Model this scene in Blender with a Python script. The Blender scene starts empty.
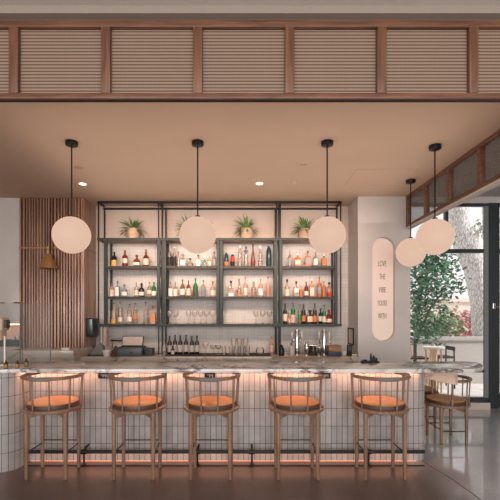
import bpy, bmesh, math, random
from mathutils import Vector, Matrix
PI = math.pi
random.seed(7)
S = bpy.context.scene
COL = S.collection

# ---------------------------------------------------------------- camera
F, VX, VY, EYE = 400.0, 245.0, 312.0, 1.70
cam_d = bpy.data.cameras.new('camera'); cam = bpy.data.objects.new('camera', cam_d); COL.objects.link(cam)
cam.location = (0, 0, EYE); cam.rotation_euler = (PI / 2, 0, 0)
cam_d.sensor_width = 36; cam_d.lens = F / 500 * 36
cam_d.shift_x = (250 - VX) / 500; cam_d.shift_y = (VY - 250) / 500
cam_d.clip_end = 200
S.camera = cam
S.view_settings.view_transform = 'Standard'
S.view_settings.look = 'None'
S.view_settings.exposure = 0.24
S.cycles.use_denoising = True
S.cycles.max_bounces = 8
S.cycles.transparent_max_bounces = 16
S.cycles.sample_clamp_indirect = 4
S.cycles.caustics_reflective = False
S.cycles.caustics_refractive = False

def X(px, d): return (px - VX) / F * d
def Z(py, d): return EYE + (VY - py) / F * d

# ---------------------------------------------------------------- materials
def lin(c):
    out = []
    for v in c[:3]:
        v = v / 255.0
        out.append(v / 12.92 if v <= .04045 else ((v + .055) / 1.055) ** 2.4)
    return (*out, 1.0)

_M = {}
def new_mat(name):
    m = bpy.data.materials.new(name); m.use_nodes = True
    nt = m.node_tree
    return m, nt, nt.nodes['Principled BSDF']

def plain(name, c, rough=.5, metal=0.0, spec=.5, emit=None, es=0.0, noise=0.0, nscale=20.0, bump=0.0):
    key = (name, c, rough, metal, emit, es)
    if key in _M: return _M[key]
    m, nt, b = new_mat(name)
    b.inputs['Base Color'].default_value = lin(c)
    b.inputs['Roughness'].default_value = rough
    b.inputs['Metallic'].default_value = metal
    b.inputs['Specular IOR Level'].default_value = spec
    if emit:
        b.inputs['Emission Color'].default_value = lin(emit); b.inputs['Emission Strength'].default_value = es
    if noise or bump:
        tc = nt.nodes.new('ShaderNodeTexCoord'); n = nt.nodes.new('ShaderNodeTexNoise')
        n.inputs['Scale'].default_value = nscale; n.inputs['Detail'].default_value = 6
        nt.links.new(tc.outputs['Object'], n.inputs['Vector'])
        if noise:
            r = nt.nodes.new('ShaderNodeValToRGB')
            a = lin(tuple(max(0, v * (1 - noise)) for v in c)); z = lin(tuple(min(255, v * (1 + noise)) for v in c))
            r.color_ramp.elements[0].color = a; r.color_ramp.elements[1].color = z
            r.color_ramp.elements[0].position = .3; r.color_ramp.elements[1].position = .7
            nt.links.new(n.outputs['Fac'], r.inputs['Fac']); nt.links.new(r.outputs['Color'], b.inputs['Base Color'])
        if bump:
            bp = nt.nodes.new('ShaderNodeBump'); bp.inputs['Strength'].default_value = bump; bp.inputs['Distance'].default_value = .01
            nt.links.new(n.outputs['Fac'], bp.inputs['Height']); nt.links.new(bp.outputs['Normal'], b.inputs['Normal'])
    _M[key] = m
    return m

def wood(name, c1, c2, rough=.4, scale=(30, 30, 2.5), rot=(0, 0, 0)):
    key = ('wood', name)
    if key in _M: return _M[key]
    m, nt, b = new_mat(name)
    tc = nt.nodes.new('ShaderNodeTexCoord'); mp = nt.nodes.new('ShaderNodeMapping')
    mp.inputs['Scale'].default_value = scale; mp.inputs['Rotation'].default_value = rot
    n = nt.nodes.new('ShaderNodeTexNoise'); n.inputs['Scale'].default_value = 1.0; n.inputs['Detail'].default_value = 8; n.inputs['Distortion'].default_value = .6
    r = nt.nodes.new('ShaderNodeValToRGB'); r.color_ramp.elements[0].position = .32; r.color_ramp.elements[1].position = .68
    r.color_ramp.elements[0].color = lin(c1); r.color_ramp.elements[1].color = lin(c2)
    L = nt.links
    L.new(tc.outputs['Object'], mp.inputs['Vector']); L.new(mp.outputs['Vector'], n.inputs['Vector'])
    L.new(n.outputs['Fac'], r.inputs['Fac']); L.new(r.outputs['Color'], b.inputs['Base Color'])
    b.inputs['Roughness'].default_value = rough
    bp = nt.nodes.new('ShaderNodeBump'); bp.inputs['Strength'].default_value = .12; bp.inputs['Distance'].default_value = .004
    L.new(n.outputs['Fac'], bp.inputs['Height']); L.new(bp.outputs['Normal'], b.inputs['Normal'])
    _M[key] = m
    return m

def glassy(name, tint, diffuse, dfac=.25, rough=.05, ior=1.45):
    """clear glass: see-through tint + a little body colour + fresnel gloss"""
    key = ('glass', name, tint, diffuse, dfac)
    if key in _M: return _M[key]
    m = bpy.data.materials.new(name); m.use_nodes = True
    nt = m.node_tree; nt.nodes.clear(); L = nt.links
    out = nt.nodes.new('ShaderNodeOutputMaterial')
    t = nt.nodes.new('ShaderNodeBsdfTransparent'); t.inputs['Color'].default_value = lin(tint)
    d = nt.nodes.new('ShaderNodeBsdfDiffuse'); d.inputs['Color'].default_value = lin(diffuse)
    g = nt.nodes.new('ShaderNodeBsdfGlossy'); g.inputs['Roughness'].default_value = rough
    fr = nt.nodes.new('ShaderNodeFresnel'); fr.inputs['IOR'].default_value = ior
    m1 = nt.nodes.new('ShaderNodeMixShader'); m1.inputs['Fac'].default_value = dfac
    m2 = nt.nodes.new('ShaderNodeMixShader')
    L.new(t.outputs[0], m1.inputs[1]); L.new(d.outputs[0], m1.inputs[2])
    L.new(fr.outputs[0], m2.inputs['Fac']); L.new(m1.outputs[0], m2.inputs[1]); L.new(g.outputs[0], m2.inputs[2])
    L.new(m2.outputs[0], out.inputs['Surface'])
    _M[key] = m
    return m

def marble(name, base, vein, rough=.12, scale=2.2, vw=.05, warm=None):
    m, nt, b = new_mat(name); L = nt.links
    tc = nt.nodes.new('ShaderNodeTexCoord')
    mp = nt.nodes.new('ShaderNodeMapping'); mp.inputs['Rotation'].default_value = (.3, .5, .6)
    n1 = nt.nodes.new('ShaderNodeTexNoise'); n1.inputs['Scale'].default_value = scale; n1.inputs['Detail'].default_value = 9; n1.inputs['Distortion'].default_value = 1.3
    r = nt.nodes.new('ShaderNodeValToRGB')
    e = r.color_ramp.elements
    e[0].position = .5 - vw; e[0].color = (0, 0, 0, 1); e[1].position = .5; e[1].color = (1, 1, 1, 1)
    k = e.new(.5 + vw); k.color = (0, 0, 0, 1)
    n2 = nt.nodes.new('ShaderNodeTexNoise'); n2.inputs['Scale'].default_value = scale * 1.7; n2.inputs['Detail'].default_value = 5
    r2 = nt.nodes.new('ShaderNodeValToRGB')
    r2.color_ramp.elements[0].position = .35; r2.color_ramp.elements[1].position = .7
    r2.color_ramp.elements[0].color = lin(base); r2.color_ramp.elements[1].color = lin(warm or tuple(v * .9 for v in base))
    mul = nt.nodes.new('ShaderNodeMath'); mul.operation = 'MULTIPLY'
    n3 = nt.nodes.new('ShaderNodeTexNoise'); n3.inputs['Scale'].default_value = scale * .8; n3.inputs['Detail'].default_value = 2
    r3 = nt.nodes.new('ShaderNodeValToRGB'); r3.color_ramp.elements[0].position = .42; r3.color_ramp.elements[1].position = .62
    mx = nt.nodes.new('ShaderNodeMix'); mx.data_type = 'RGBA'
    mx.inputs['B'].default_value = lin(vein)
    L.new(tc.outputs['Object'], mp.inputs['Vector'])
    for n in (n1, n2, n3): L.new(mp.outputs['Vector'], n.inputs['Vector'])
    L.new(n1.outputs['Fac'], r.inputs['Fac']); L.new(n2.outputs['Fac'], r2.inputs['Fac']); L.new(n3.outputs['Fac'], r3.inputs['Fac'])
    L.new(r.outputs['Color'], mul.inputs[0]); L.new(r3.outputs['Color'], mul.inputs[1])
    L.new(r2.outputs['Color'], mx.inputs['A']); L.new(mul.outputs[0], mx.inputs['Factor'])
    L.new(mx.outputs['Result'], b.inputs['Base Color'])
    b.inputs['Roughness'].default_value = rough
    return m

def tile_mat(name, c1, c2, mortar, bw, rh, msize=.003, rough=.22, coord='UV', offset=0.0):
    m, nt, b = new_mat(name); L = nt.links
    tc = nt.nodes.new('ShaderNodeTexCoord')
    br = nt.nodes.new('ShaderNodeTexBrick'); br.offset = offset; br.squash = 1
    br.inputs['Scale'].default_value = 1; br.inputs['Brick Width'].default_value = bw; br.inputs['Row Height'].default_value = rh
    br.inputs['Mortar Size'].default_value = msize; br.inputs['Mortar Smooth'].default_value = .2; br.inputs['Bias'].default_value = 0
    br.inputs['Color1'].default_value = lin(c1); br.inputs['Color2'].default_value = lin(c2); br.inputs['Mortar'].default_value = lin(mortar)
    L.new(tc.outputs[coord], br.inputs['Vector'])
    n = nt.nodes.new('ShaderNodeTexNoise'); n.inputs['Scale'].default_value = 9; n.inputs['Detail'].default_value = 4
    L.new(tc.outputs[coord], n.inputs['Vector'])
    mx = nt.nodes.new('ShaderNodeMix'); mx.data_type = 'RGBA'; mx.blend_type = 'MULTIPLY'; mx.inputs['Factor'].default_value = .35
    L.new(br.outputs['Color'], mx.inputs['A']); L.new(n.outputs['Fac'], mx.inputs['B'])
    L.new(mx.outputs['Result'], b.inputs['Base Color'])
    bp = nt.nodes.new('ShaderNodeBump'); bp.inputs['Strength'].default_value = .5; bp.inputs['Distance'].default_value = .003; bp.invert = True
    L.new(br.outputs['Fac'], bp.inputs['Height']); L.new(bp.outputs['Normal'], b.inputs['Normal'])
    b.inputs['Roughness'].default_value = rough
    return m

# ---------------------------------------------------------------- mesh helpers
def box(bm, x0, x1, y0, y1, z0, z1, bev=0.0, seg=2):
    b2 = bmesh.new()
    bmesh.ops.create_cube(b2, size=1)
    for v in b2.verts:
        v.co = Vector(((x0 + x1) / 2 + v.co.x * (x1 - x0), (y0 + y1) / 2 + v.co.y * (y1 - y0), (z0 + z1) / 2 + v.co.z * (z1 - z0)))
    if bev: bmesh.ops.bevel(b2, geom=b2.edges[:], offset=bev, segments=seg, profile=.5, affect='EDGES')
    merge(bm, b2)

def merge(bm, b2):
    me = bpy.data.meshes.new('tmp'); b2.to_mesh(me); b2.free(); bm.from_mesh(me); bpy.data.meshes.remove(me)

def tube(bm, pts, r, seg=8, caps=True, radii=None):
    pts = [Vector(p) for p in pts]; rings = []
    up = None
    for i, p in enumerate(pts):
        t = (pts[min(i + 1, len(pts) - 1)] - pts[max(i - 1, 0)]).normalized()
        if up is None:
            up = Vector((0, 0, 1)) if abs(t.z) < .9 else Vector((1, 0, 0))
        a = t.cross(up).normalized(); c = a.cross(t).normalized(); up = c
        rr = radii[i] if radii else r
        rings.append([bm.verts.new(p + a * rr * math.cos(2 * PI * k / seg) + c * rr * math.sin(2 * PI * k / seg)) for k in range(seg)])
    for q, w in zip(rings, rings[1:]):
        for k in range(seg): bm.faces.new((q[k], q[(k + 1) % seg], w[(k + 1) % seg], w[k]))
    if caps:
        bm.faces.new(rings[0][::-1]); bm.faces.new(rings[-1])

def lathe(bm, prof, seg=20, cx=0, cy=0, sx=1, sy=1, rot=0):
    """prof: list of (r, z)"""
    rings = []
    for r, z in prof:
        if r <= 1e-5: rings.append([bm.verts.new((cx, cy, z))])
        else: rings.append([bm.verts.new((cx + r * sx * math.cos(2 * PI * k / seg + rot), cy + r * sy * math.sin(2 * PI * k / seg + rot), z)) for k in range(seg)])
    for q, w in zip(rings, rings[1:]):
        if len(q) == 1 and len(w) == 1: continue
        for k in range(seg):
            k2 = (k + 1) % seg
            if len(q) == 1: bm.faces.new((q[0], w[k2], w[k]))
            elif len(w) == 1: bm.faces.new((q[k], q[k2], w[0]))
            else: bm.faces.new((q[k], q[k2], w[k2], w[k]))
    if len(rings[0]) > 1: bm.faces.new(rings[0][::-1])
    if len(rings[-1]) > 1: bm.faces.new(rings[-1])

def prism(bm, poly, z0, z1, bev=0.0):
    b2 = bmesh.new()
    lo = [b2.verts.new((x, y, z0)) for x, y in poly]; hi = [b2.verts.new((x, y, z1)) for x, y in poly]
    n = len(poly)
    b2.faces.new(lo[::-1]); b2.faces.new(hi)
    for k in range(n): b2.faces.new((lo[k], lo[(k + 1) % n], hi[(k + 1) % n], hi[k]))
    bmesh.ops.recalc_face_normals(b2, faces=b2.faces[:])
    if bev:
        es = [e for e in b2.edges if abs(e.verts[0].co.z - e.verts[1].co.z) < 1e-6]
        bmesh.ops.bevel(b2, geom=es, offset=bev, segments=2, profile=.5, affect='EDGES')
    merge(bm, b2)

def arcband(bm, r0, r1, z0, z1, a0, a1, n=28, cx=0, cy=0, rnd=0.0):
    """flat curved bar with rounded section between angles"""
    full = abs(a1 - a0) >= 2 * PI - 1e-4
    sec = [(r0 + rnd, z0), (r1 - rnd, z0), (r1, z0 + rnd), (r1, z1 - rnd), (r1 - rnd, z1), (r0 + rnd, z1), (r0, z1 - rnd), (r0, z0 + rnd)]
    rings = []
    cnt = n if full else n + 1
    for i in range(cnt):
        a = a0 + (a1 - a0) * i / n
        rings.append([bm.verts.new((cx + r * math.cos(a), cy + r * math.sin(a), z)) for r, z in sec])
    m = len(sec)
    for i in range(cnt if full else cnt - 1):
        q, w = rings[i], rings[(i + 1) % cnt]
        for k in range(m): bm.faces.new((q[k], w[k], w[(k + 1) % m], q[(k + 1) % m]))
    if not full:
        bm.faces.new(rings[0]); bm.faces.new(rings[-1][::-1])

# ---------------------------------------------------------------- object helpers
def obj(name, bm, mat, parent=None, smooth=40, world=True, kind=None, label=None):
    bmesh.ops.recalc_face_normals(bm, faces=bm.faces[:])
    if parent is not None and world and root_loc(parent).length > 0:
        off = -root_loc(parent); bmesh.ops.translate(bm, verts=bm.verts[:], vec=off)
    me = bpy.data.meshes.new(name); bm.to_mesh(me); bm.free()
    if smooth:
        for p in me.polygons: p.use_smooth = True
        me.set_sharp_from_angle(angle=math.radians(smooth))
    if mat is not None: me.materials.append(mat)
    o = bpy.data.objects.new(name, me); COL.objects.link(o)
    if parent is not None: o.parent = parent
    if kind: o['kind'] = kind
    if label: o['label'] = label
    return o

def root_loc(o):
    v = Vector((0, 0, 0))
    while o is not None: v = v + o.location; o = o.parent
    return v

def tag(o, label, cat, group=None):
    n = len(label.split()); assert 4 <= n <= 16, (n, label)
    o['label'] = label; o['category'] = cat
    if group: o['group'] = group
    return o

def thing(name, label, cat, loc=(0, 0, 0), rz=0, group=None):
    o = bpy.data.objects.new(name, None); o.empty_display_size = .1; COL.objects.link(o)
    o.location = loc; o.rotation_euler = (0, 0, rz)
    return tag(o, label, cat, group)

def dup(root, loc, rz, label, group=None):
    r = root.copy(); COL.objects.link(r); r.location = loc; r.rotation_euler = (0, 0, rz)
    tag(r, label, root['category'], group or root.get('group'))
    for ch in list(root.children):
        c = ch.copy(); COL.objects.link(c); c.parent = r
        for g in ch.children:
            d = g.copy(); COL.objects.link(d); d.parent = c
    return r

def struct(name, bm, mat, parent=None, smooth=0):
    o = obj(name, bm, mat, parent, smooth)
    if parent is None: o['kind'] = 'structure'
    return o

# ---------------------------------------------------------------- colours
BLACK = plain('black_metal', (20, 20, 20), .45, .3)
STEEL = plain('shelf_steel', (40, 48, 46), .5, .3)
BLK = plain('matt_black', (20, 20, 21), .6)
BRASS = plain('brass', (178, 136, 92), .4, .5)
CHROME = plain('chrome', (200, 198, 195), .15, 1.0)
WALNUT = wood('walnut_frame', (84, 56, 42), (122, 84, 63), .45, (30, 30, 3))
WALNUT_X = wood('walnut_rail', (84, 56, 42), (122, 84, 63), .45, (3, 30, 30))
WALNUT_Y = wood('walnut_side_rail', (98, 66, 50), (136, 94, 72), .45, (30, 3, 30))
STOOLW = wood('stool_ash', (108, 84, 68), (142, 112, 92), .42, (25, 25, 4))
LEATHER = plain('tan_leather', (172, 118, 62), .5, noise=.06, nscale=14, bump=.08)
HIDE = plain('brown_leather', (76, 56, 44), .5, noise=.08, nscale=14)
WRAP = plain('grey_cord_wrap', (112, 112, 108), .7, noise=.1, nscale=90, bump=.3)
MARBLE = marble('bar_marble', (216, 215, 214), (74, 70, 68), .12, 2.4, .05, (200, 196, 193))
MARBLE2 = marble('back_marble', (200, 188, 176), (88, 70, 58), .18, 2.6, .06, (182, 166, 152))
TILE = tile_mat('glazed_tile', (178, 176, 174), (160, 158, 156), (78, 74, 72), .0625, .2)
WALLP = plain('plaster_grey', (200, 195, 191), .85, noise=.015, nscale=3)
WALLW = plain('plaster_warm', (198, 184, 172), .85, noise=.015, nscale=3)
CEILM = plain('ceiling_warm_lit', (204, 175, 153), .9, noise=.012, nscale=1.5)  # warm glow of the globes put into the ceiling colour
CEILO = plain('ceiling_day_lit', (200, 194, 188), .9, noise=.012, nscale=1.5)  # same ceiling as lit by daylight, put into its colour
GLOBE = plain('opal_glass', (74, 60, 52), .5, spec=.2, emit=(236, 198, 174), es=.72)
LEDW = plain('warm_led', (255, 220, 190), .5, emit=(255, 178, 128), es=16)
WHITE = plain('white_ceramic', (226, 222, 216), .3)
CLEAR = glassy('clear_glass', (252, 250, 248), (236, 230, 226), .13, .08, 1.22)
PANE = glassy('window_glass', (250, 250, 250), (230, 230, 230), .02, .02, 1.25)

H = 3.68           # ceiling
D1 = 2.71          # front screen plane
DP = 6.85          # pier wall plane
DW = 7.5           # shelf wall
DG = 7.05          # glazing

# ================================================================ SETTING
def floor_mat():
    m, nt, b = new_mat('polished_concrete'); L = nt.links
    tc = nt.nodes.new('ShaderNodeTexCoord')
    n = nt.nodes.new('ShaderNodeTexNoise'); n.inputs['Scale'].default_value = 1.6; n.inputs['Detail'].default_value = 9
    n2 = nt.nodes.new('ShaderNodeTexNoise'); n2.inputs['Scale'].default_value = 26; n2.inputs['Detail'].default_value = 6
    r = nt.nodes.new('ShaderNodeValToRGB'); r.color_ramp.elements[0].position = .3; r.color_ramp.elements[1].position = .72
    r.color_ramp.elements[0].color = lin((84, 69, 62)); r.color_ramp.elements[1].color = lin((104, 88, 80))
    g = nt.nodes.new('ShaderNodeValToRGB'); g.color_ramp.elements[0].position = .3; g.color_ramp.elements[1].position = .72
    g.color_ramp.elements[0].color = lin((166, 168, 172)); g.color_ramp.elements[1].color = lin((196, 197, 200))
    # warm light painted brown before the bar, window reflection painted grey at right
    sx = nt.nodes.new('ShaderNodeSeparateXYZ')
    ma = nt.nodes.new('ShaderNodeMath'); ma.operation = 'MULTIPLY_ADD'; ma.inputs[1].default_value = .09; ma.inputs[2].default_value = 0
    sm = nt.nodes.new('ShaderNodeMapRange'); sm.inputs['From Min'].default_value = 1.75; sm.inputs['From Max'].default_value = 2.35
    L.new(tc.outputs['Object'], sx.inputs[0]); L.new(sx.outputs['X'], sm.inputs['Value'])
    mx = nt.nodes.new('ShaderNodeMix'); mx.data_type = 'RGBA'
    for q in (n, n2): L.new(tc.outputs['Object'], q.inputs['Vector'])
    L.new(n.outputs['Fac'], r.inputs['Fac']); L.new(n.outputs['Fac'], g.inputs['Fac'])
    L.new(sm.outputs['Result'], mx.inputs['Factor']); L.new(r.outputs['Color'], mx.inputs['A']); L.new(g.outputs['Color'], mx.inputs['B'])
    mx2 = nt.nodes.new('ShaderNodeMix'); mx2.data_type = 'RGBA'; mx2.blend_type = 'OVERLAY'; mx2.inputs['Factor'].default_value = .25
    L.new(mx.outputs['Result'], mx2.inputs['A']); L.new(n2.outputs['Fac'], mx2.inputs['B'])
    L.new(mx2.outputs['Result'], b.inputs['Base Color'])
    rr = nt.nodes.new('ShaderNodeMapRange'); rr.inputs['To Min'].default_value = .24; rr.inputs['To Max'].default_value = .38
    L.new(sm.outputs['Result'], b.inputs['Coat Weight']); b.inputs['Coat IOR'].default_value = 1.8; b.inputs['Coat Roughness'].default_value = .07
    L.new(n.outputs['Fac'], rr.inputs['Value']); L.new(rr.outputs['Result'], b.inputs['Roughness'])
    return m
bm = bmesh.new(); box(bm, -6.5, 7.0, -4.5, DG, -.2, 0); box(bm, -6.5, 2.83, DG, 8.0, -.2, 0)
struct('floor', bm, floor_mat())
# saw-cut joint in the concrete
bm = bmesh.new()
jp = [(2.02, 4.55), (2.06, 4.35), (2.1, 4.1), (2.13, 3.7), (2.14, 3.3), (2.13, 2.6)]
tube(bm, [(x, y, 0.0) for x, y in jp], .004, 6)
struct('trim_1', bm, plain('joint', (70, 64, 60), .8))

bm = bmesh.new(); box(bm, -6.5, 2.77, D1, 8.0, H, H + .1); struct('ceiling', bm, CEILM)
bm = bmesh.new(); box(bm, -6.5, 7.0, -4.5, D1 - .0, H + .05, H + .15); box(bm, 2.77, 7.0, D1, DG + .15, H + .05, H + .15); struct('ceiling_outer', bm, CEILO)
bm = bmesh.new(); box(bm, -6.5, 2.86, D1 - .06, D1, H, H + .05); struct('trim_2', bm, plain('fascia_grey', (140, 130, 122), .8))
bm = bmesh.new(); box(bm, 2.745, 2.825, D1 + .05, DP, 3.11, 3.14); struct('trim_3', bm, plain('white_trim', (222, 214, 206), .7))

# shelf wall with tile cladding between the counter and the lower shelves
def weave_tile():
    m, nt, b = new_mat('basketweave_tile'); L = nt.links
    tc = nt.nodes.new('ShaderNodeTexCoord'); sp = nt.nodes.new('ShaderNodeSeparateXYZ'); L.new(tc.outputs['Object'], sp.inputs[0])
    def comb(a, c):
        q = nt.nodes.new('ShaderNodeCombineXYZ'); L.new(sp.outputs[a], q.inputs['X']); L.new(sp.outputs[c], q.inputs['Y']); return q
    outs = []
    for a, c in (('X', 'Z'), ('Z', 'X')):
        q = comb(a, c); br = nt.nodes.new('ShaderNodeTexBrick'); br.offset = 0
        br.inputs['Scale'].default_value = 1; br.inputs['Brick Width'].default_value = .24; br.inputs['Row Height'].default_value = .06
        br.inputs['Mortar Size'].default_value = .003; br.inputs['Color1'].default_value = lin((202, 199, 194)); br.inputs['Color2'].default_value = lin((192, 189, 184)); br.inputs['Mortar'].default_value = lin((174, 170, 165))
        L.new(q.outputs[0], br.inputs['Vector']); outs.append(br)
    ck = nt.nodes.new('ShaderNodeTexChecker'); ck.inputs['Scale'].default_value = 1 / .24
    q = comb('X', 'Z'); L.new(q.outputs[0], ck.inputs['Vector'])
    mx = nt.nodes.new('ShaderNodeMix'); mx.data_type = 'RGBA'
    L.new(ck.outputs['Fac'], mx.inputs['Factor']); L.new(outs[0].outputs['Color'], mx.inputs['A']); L.new(outs[1].outputs['Color'], mx.inputs['B'])
    L.new(mx.outputs['Result'], b.inputs['Base Color']); b.inputs['Roughness'].default_value = .6
    return m
bm = bmesh.new(); box(bm, -2.85, 1.96, DW, DW + .15, 0, H); struct('wall_back', bm, WALLW)
bm = bmesh.new(); box(bm, -2.78, 1.93, DW - .012, DW, .9, 2.97); struct('wall_tile', bm, weave_tile())

# pier wall with capsule niche
NCX, NR, NZ0, NZ1 = 2.372, .199, 1.203, 2.984
def capsule(r, n=16):
    p = []
    for i in range(n + 1):
        a = PI * i / n; p.append((NCX + r * math.cos(a), NZ1 - NR + r * math.sin(a)))
    for i in range(n + 1):
        a = PI + PI * i / n; p.append((NCX + r * math.cos(a), NZ0 + NR + r * math.sin(a)))
    return p
bm = bmesh.new()
X0, X1 = 1.935, 2.83
outer = [bm.verts.new(v) for v in ((X0, DP, 0), (X1, DP, 0), (X1, DP, H), (X0, DP, H))]
inn = [bm.verts.new((x, DP, z)) for x, z in capsule(NR)]
es = [bm.edges.new((outer[i], outer[(i + 1) % 4])) for i in range(4)] + [bm.edges.new((inn[i], inn[(i + 1) % len(inn)])) for i in range(len(inn))]
bmesh.ops.triangle_fill(bm, use_beauty=True, edges=es)
inb = [bm.verts.new((x, DP + .09, z)) for x, z in capsule(NR)]
n = len(inn)
for i in range(n): bm.faces.new((inn[i], inn[(i + 1) % n], inb[(i + 1) % n], inb[i]))
bk = [bm.verts.new(v) for v in ((X0, DW + .15, 0), (X1, DW + .15, 0), (X1, DW + .15, H), (X0, DW + .15, H))]
for i in range(4): bm.faces.new((outer[i], bk[i], bk[(i + 1) % 4], outer[(i + 1) % 4]))
bm.faces.new(bk)
struct('wall_right', bm, WALLP)
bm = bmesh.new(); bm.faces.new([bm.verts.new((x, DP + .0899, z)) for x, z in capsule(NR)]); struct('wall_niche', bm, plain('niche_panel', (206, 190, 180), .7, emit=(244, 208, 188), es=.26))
# left wall with lit niche, left side wall
bm = bmesh.new()
WLX = -3.905
box(bm, -6.5, WLX, 6.95, 7.08, 1.49, H)
box(bm, -6.5, WLX, 7.08, 7.5, 1.49, 1.56)
struct('wall_left', bm, WALLP)
bm = bmesh.new(); box(bm, -6.5, WLX, 6.95, 7.5, 0, 1.08); struct('wall_left_base', bm, WALLP)
bm = bmesh.new(); box(bm, -6.5, WLX, 7.40, 7.5, 1.08, 1.49); struct('wall_niche_back', bm, WALLP)
bm = bmesh.new(); box(bm, -6.5, WLX - .05, 7.12, 7.14, 1.475, 1.488); struct('trim_4', bm, LEDW)
bm = bmesh.new(); box(bm, -6.6, -6.5, -4.5, 7.5, 0, H); struct('wall_side', bm, WALLP)
bm = bmesh.new(); box(bm, 7.0, 7.1, -4.5, DG + .12, 0, H + .05); struct('wall_sun_block', bm, WALLP)  # unseen wall added to keep the sun off the floor
bm = bmesh.new(); box(bm, -5.2, WLX - .04, 7.14, 7.39, 1.0805, 1.195, .006)
tag(obj('storage_tray', bm, plain('teal_enamel', (44, 72, 70), .4)), 'dark teal tray lying in the lit wall niche at far left', 'tray')
for i, (px, lb) in enumerate(((13.6, 'left one of two small white cups on the teal tray'), (18.2, 'right one of two small white cups on the teal tray'))):
    bm = bmesh.new(); x = X(px, 7.2); z = 1.1952
    lathe(bm, [(.018, z), (.026, z + .01), (.032, z + .065), (.028, z + .065), (.022, z + .014), (0, z + .012)], 16, x, 7.2)
    tag(obj('cup', bm, WHITE), lb, 'cup', 'cups in the wall niche')

# ---------------------------------------------------------------- slatted pillar
PX0, PX1, PY0 = -3.90, -2.79, 6.93
t = thing('slatted_pillar', 'square pillar clad in narrow vertical walnut slats at left of shelving', 'pillar', (PX0, PY0, 0))
bm = bmesh.new(); box(bm, PX0 + .03, PX1 - .03, PY0 + .03, DW, 1.076, H); obj('core', bm, plain('pillar_core', (38, 27, 23), .8), t)
SLAT = wood('slat_walnut', (118, 84, 68), (178, 134, 110), .3, (19, 19, 1.2))
_sb = SLAT.node_tree.nodes['Principled BSDF']; _sb.inputs['Coat Weight'].default_value = .8; _sb.inputs['Coat IOR'].default_value = 2.1; _sb.inputs['Coat Roughness'].default_value = .2
bm = bmesh.new(); x = PX0
ks = 0
while x < PX1 - .01:
    w = random.choice((.022, .026, .032)); box(bm, x, min(x + w, PX1), PY0 - random.random() * .012, PY0 + .03, 1.076, H - .001); x += w + random.choice((.02, .024, .028))
y = PY0 + .02
while y < DW - .03:
    box(bm, PX1 - .03, PX1, y, y + .03, 1.076, H - .001); y += .05
obj('slat_cladding', bm, SLAT, t)
bm = bmesh.new(); zb = Z(247.7, 6.9); box(bm, PX0 - .01, PX1 + .012, PY0 - .022, PY0 - .008, zb - .013, zb + .013); box(bm, PX1, PX1 + .012, PY0 - .02, DW - .02, zb - .013, zb + .013)
obj('brass_band', bm, BRASS, t)

# sconce on the pillar
sx = X(48, 6.8)
t = thing('wall_sconce', 'brass cone sconce hanging from the band on the slatted pillar', 'lamp', (sx, 6.8, Z(268.5, 6.8)))
z0, z1 = Z(268.5, 6.8), Z(254, 6.8)
bm = bmesh.new(); lathe(bm, [(.152, z0), (.156, z0 + .004), (.055, z1 - .012), (.045, z1), (.0, z1 + .002)], 28, sx, 6.8); 
bm2 = bmesh.new()
obj('lamp_shade', bm, BRASS, t); bm2.free()
bm = bmesh.new(); tube(bm, [(sx, 6.8, z1), (sx, 6.8, Z(248, 6.8)), (sx, PY0 - .02, Z(247.6, 6.9))], .012, 8); lathe(bm, [(.03, z1 + .09), (.03, z1 + .125), (0, z1 + .13)], 14, sx, 6.8); obj('arm', bm, BRASS, t)
bm = bmesh.new(); lathe(bm, [(0, z0 + .004), (.04, z0 + .012), (.045, z0 + .05), (0, z0 + .08)], 16, sx, 6.8); obj('bulb', bm, plain('bulb', (255, 220, 180), .4, emit=(255, 190, 130), es=6), t)

# ================================================================ SCREENS
def cane_mat(name, axis, see, ca=(152, 130, 113), cb=(76, 60, 49)):
    m = bpy.data.materials.new(name); m.use_nodes = True; nt = m.node_tree; L = nt.links
    b = nt.nodes['Principled BSDF']; b.inputs['Roughness'].default_value = .7
    tc = nt.nodes.new('ShaderNodeTexCoord'); sp = nt.nodes.new('ShaderNodeSeparateXYZ'); L.new(tc.outputs['Object'], sp.inputs[0])
    def stripes(out, period, duty):
        a = nt.nodes.new('ShaderNodeMath'); a.operation = 'DIVIDE'; a.inputs[1].default_value = period; L.new(out, a.inputs[0])
        f = nt.nodes.new('ShaderNodeMath'); f.operation = 'FRACT'; L.new(a.outputs[0], f.inputs[0])
        g = nt.nodes.new('ShaderNodeMath'); g.operation = 'LESS_THAN'; g.inputs[1].default_value = duty; L.new(f.outputs[0], g.inputs[0]); return g
    s1 = stripes(sp.outputs['Z'], .0226, .38); s2 = stripes(sp.outputs[axis], .0113, .6)
    mx = nt.nodes.new('ShaderNodeMix'); mx.data_type = 'RGBA'; mx.inputs['A'].default_value = lin(ca); mx.inputs['B'].default_value = lin(cb)
    mul = nt.nodes.new('ShaderNodeMath'); mul.operation = 'MULTIPLY'; mul.inputs[1].default_value = .9
    ad = nt.nodes.new('ShaderNodeMath'); ad.operation = 'MULTIPLY_ADD'; ad.inputs[1].default_value = .18; L.new(s2.outputs[0], ad.inputs[0]); L.new(mul.outputs[0], ad.inputs[2]); ad.use_clamp = True
    L.new(s1.outputs[0], mul.inputs[0]); L.new(ad.outputs[0], mx.inputs['Factor'])
    L.new(mx.outputs['Result'], b.inputs['Base Color'])
    hole = nt.nodes.new('ShaderNodeMath'); hole.operation = 'MULTIPLY_ADD'; L.new(s1.outputs[0], hole.inputs[0]); hole.inputs[1].default_value = see * .3; hole.inputs[2].default_value = 1 - see * .6
    L.new(hole.outputs[0], b.inputs['Alpha'])
    return m
CANE_F = cane_mat('woven_cane', 'X', .12); CANE_S = cane_mat('woven_cane_side', 'Y', .9, (150, 144, 136), (84, 78, 72))
SZ1, SZ0 = H - .002, 3.143
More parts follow.
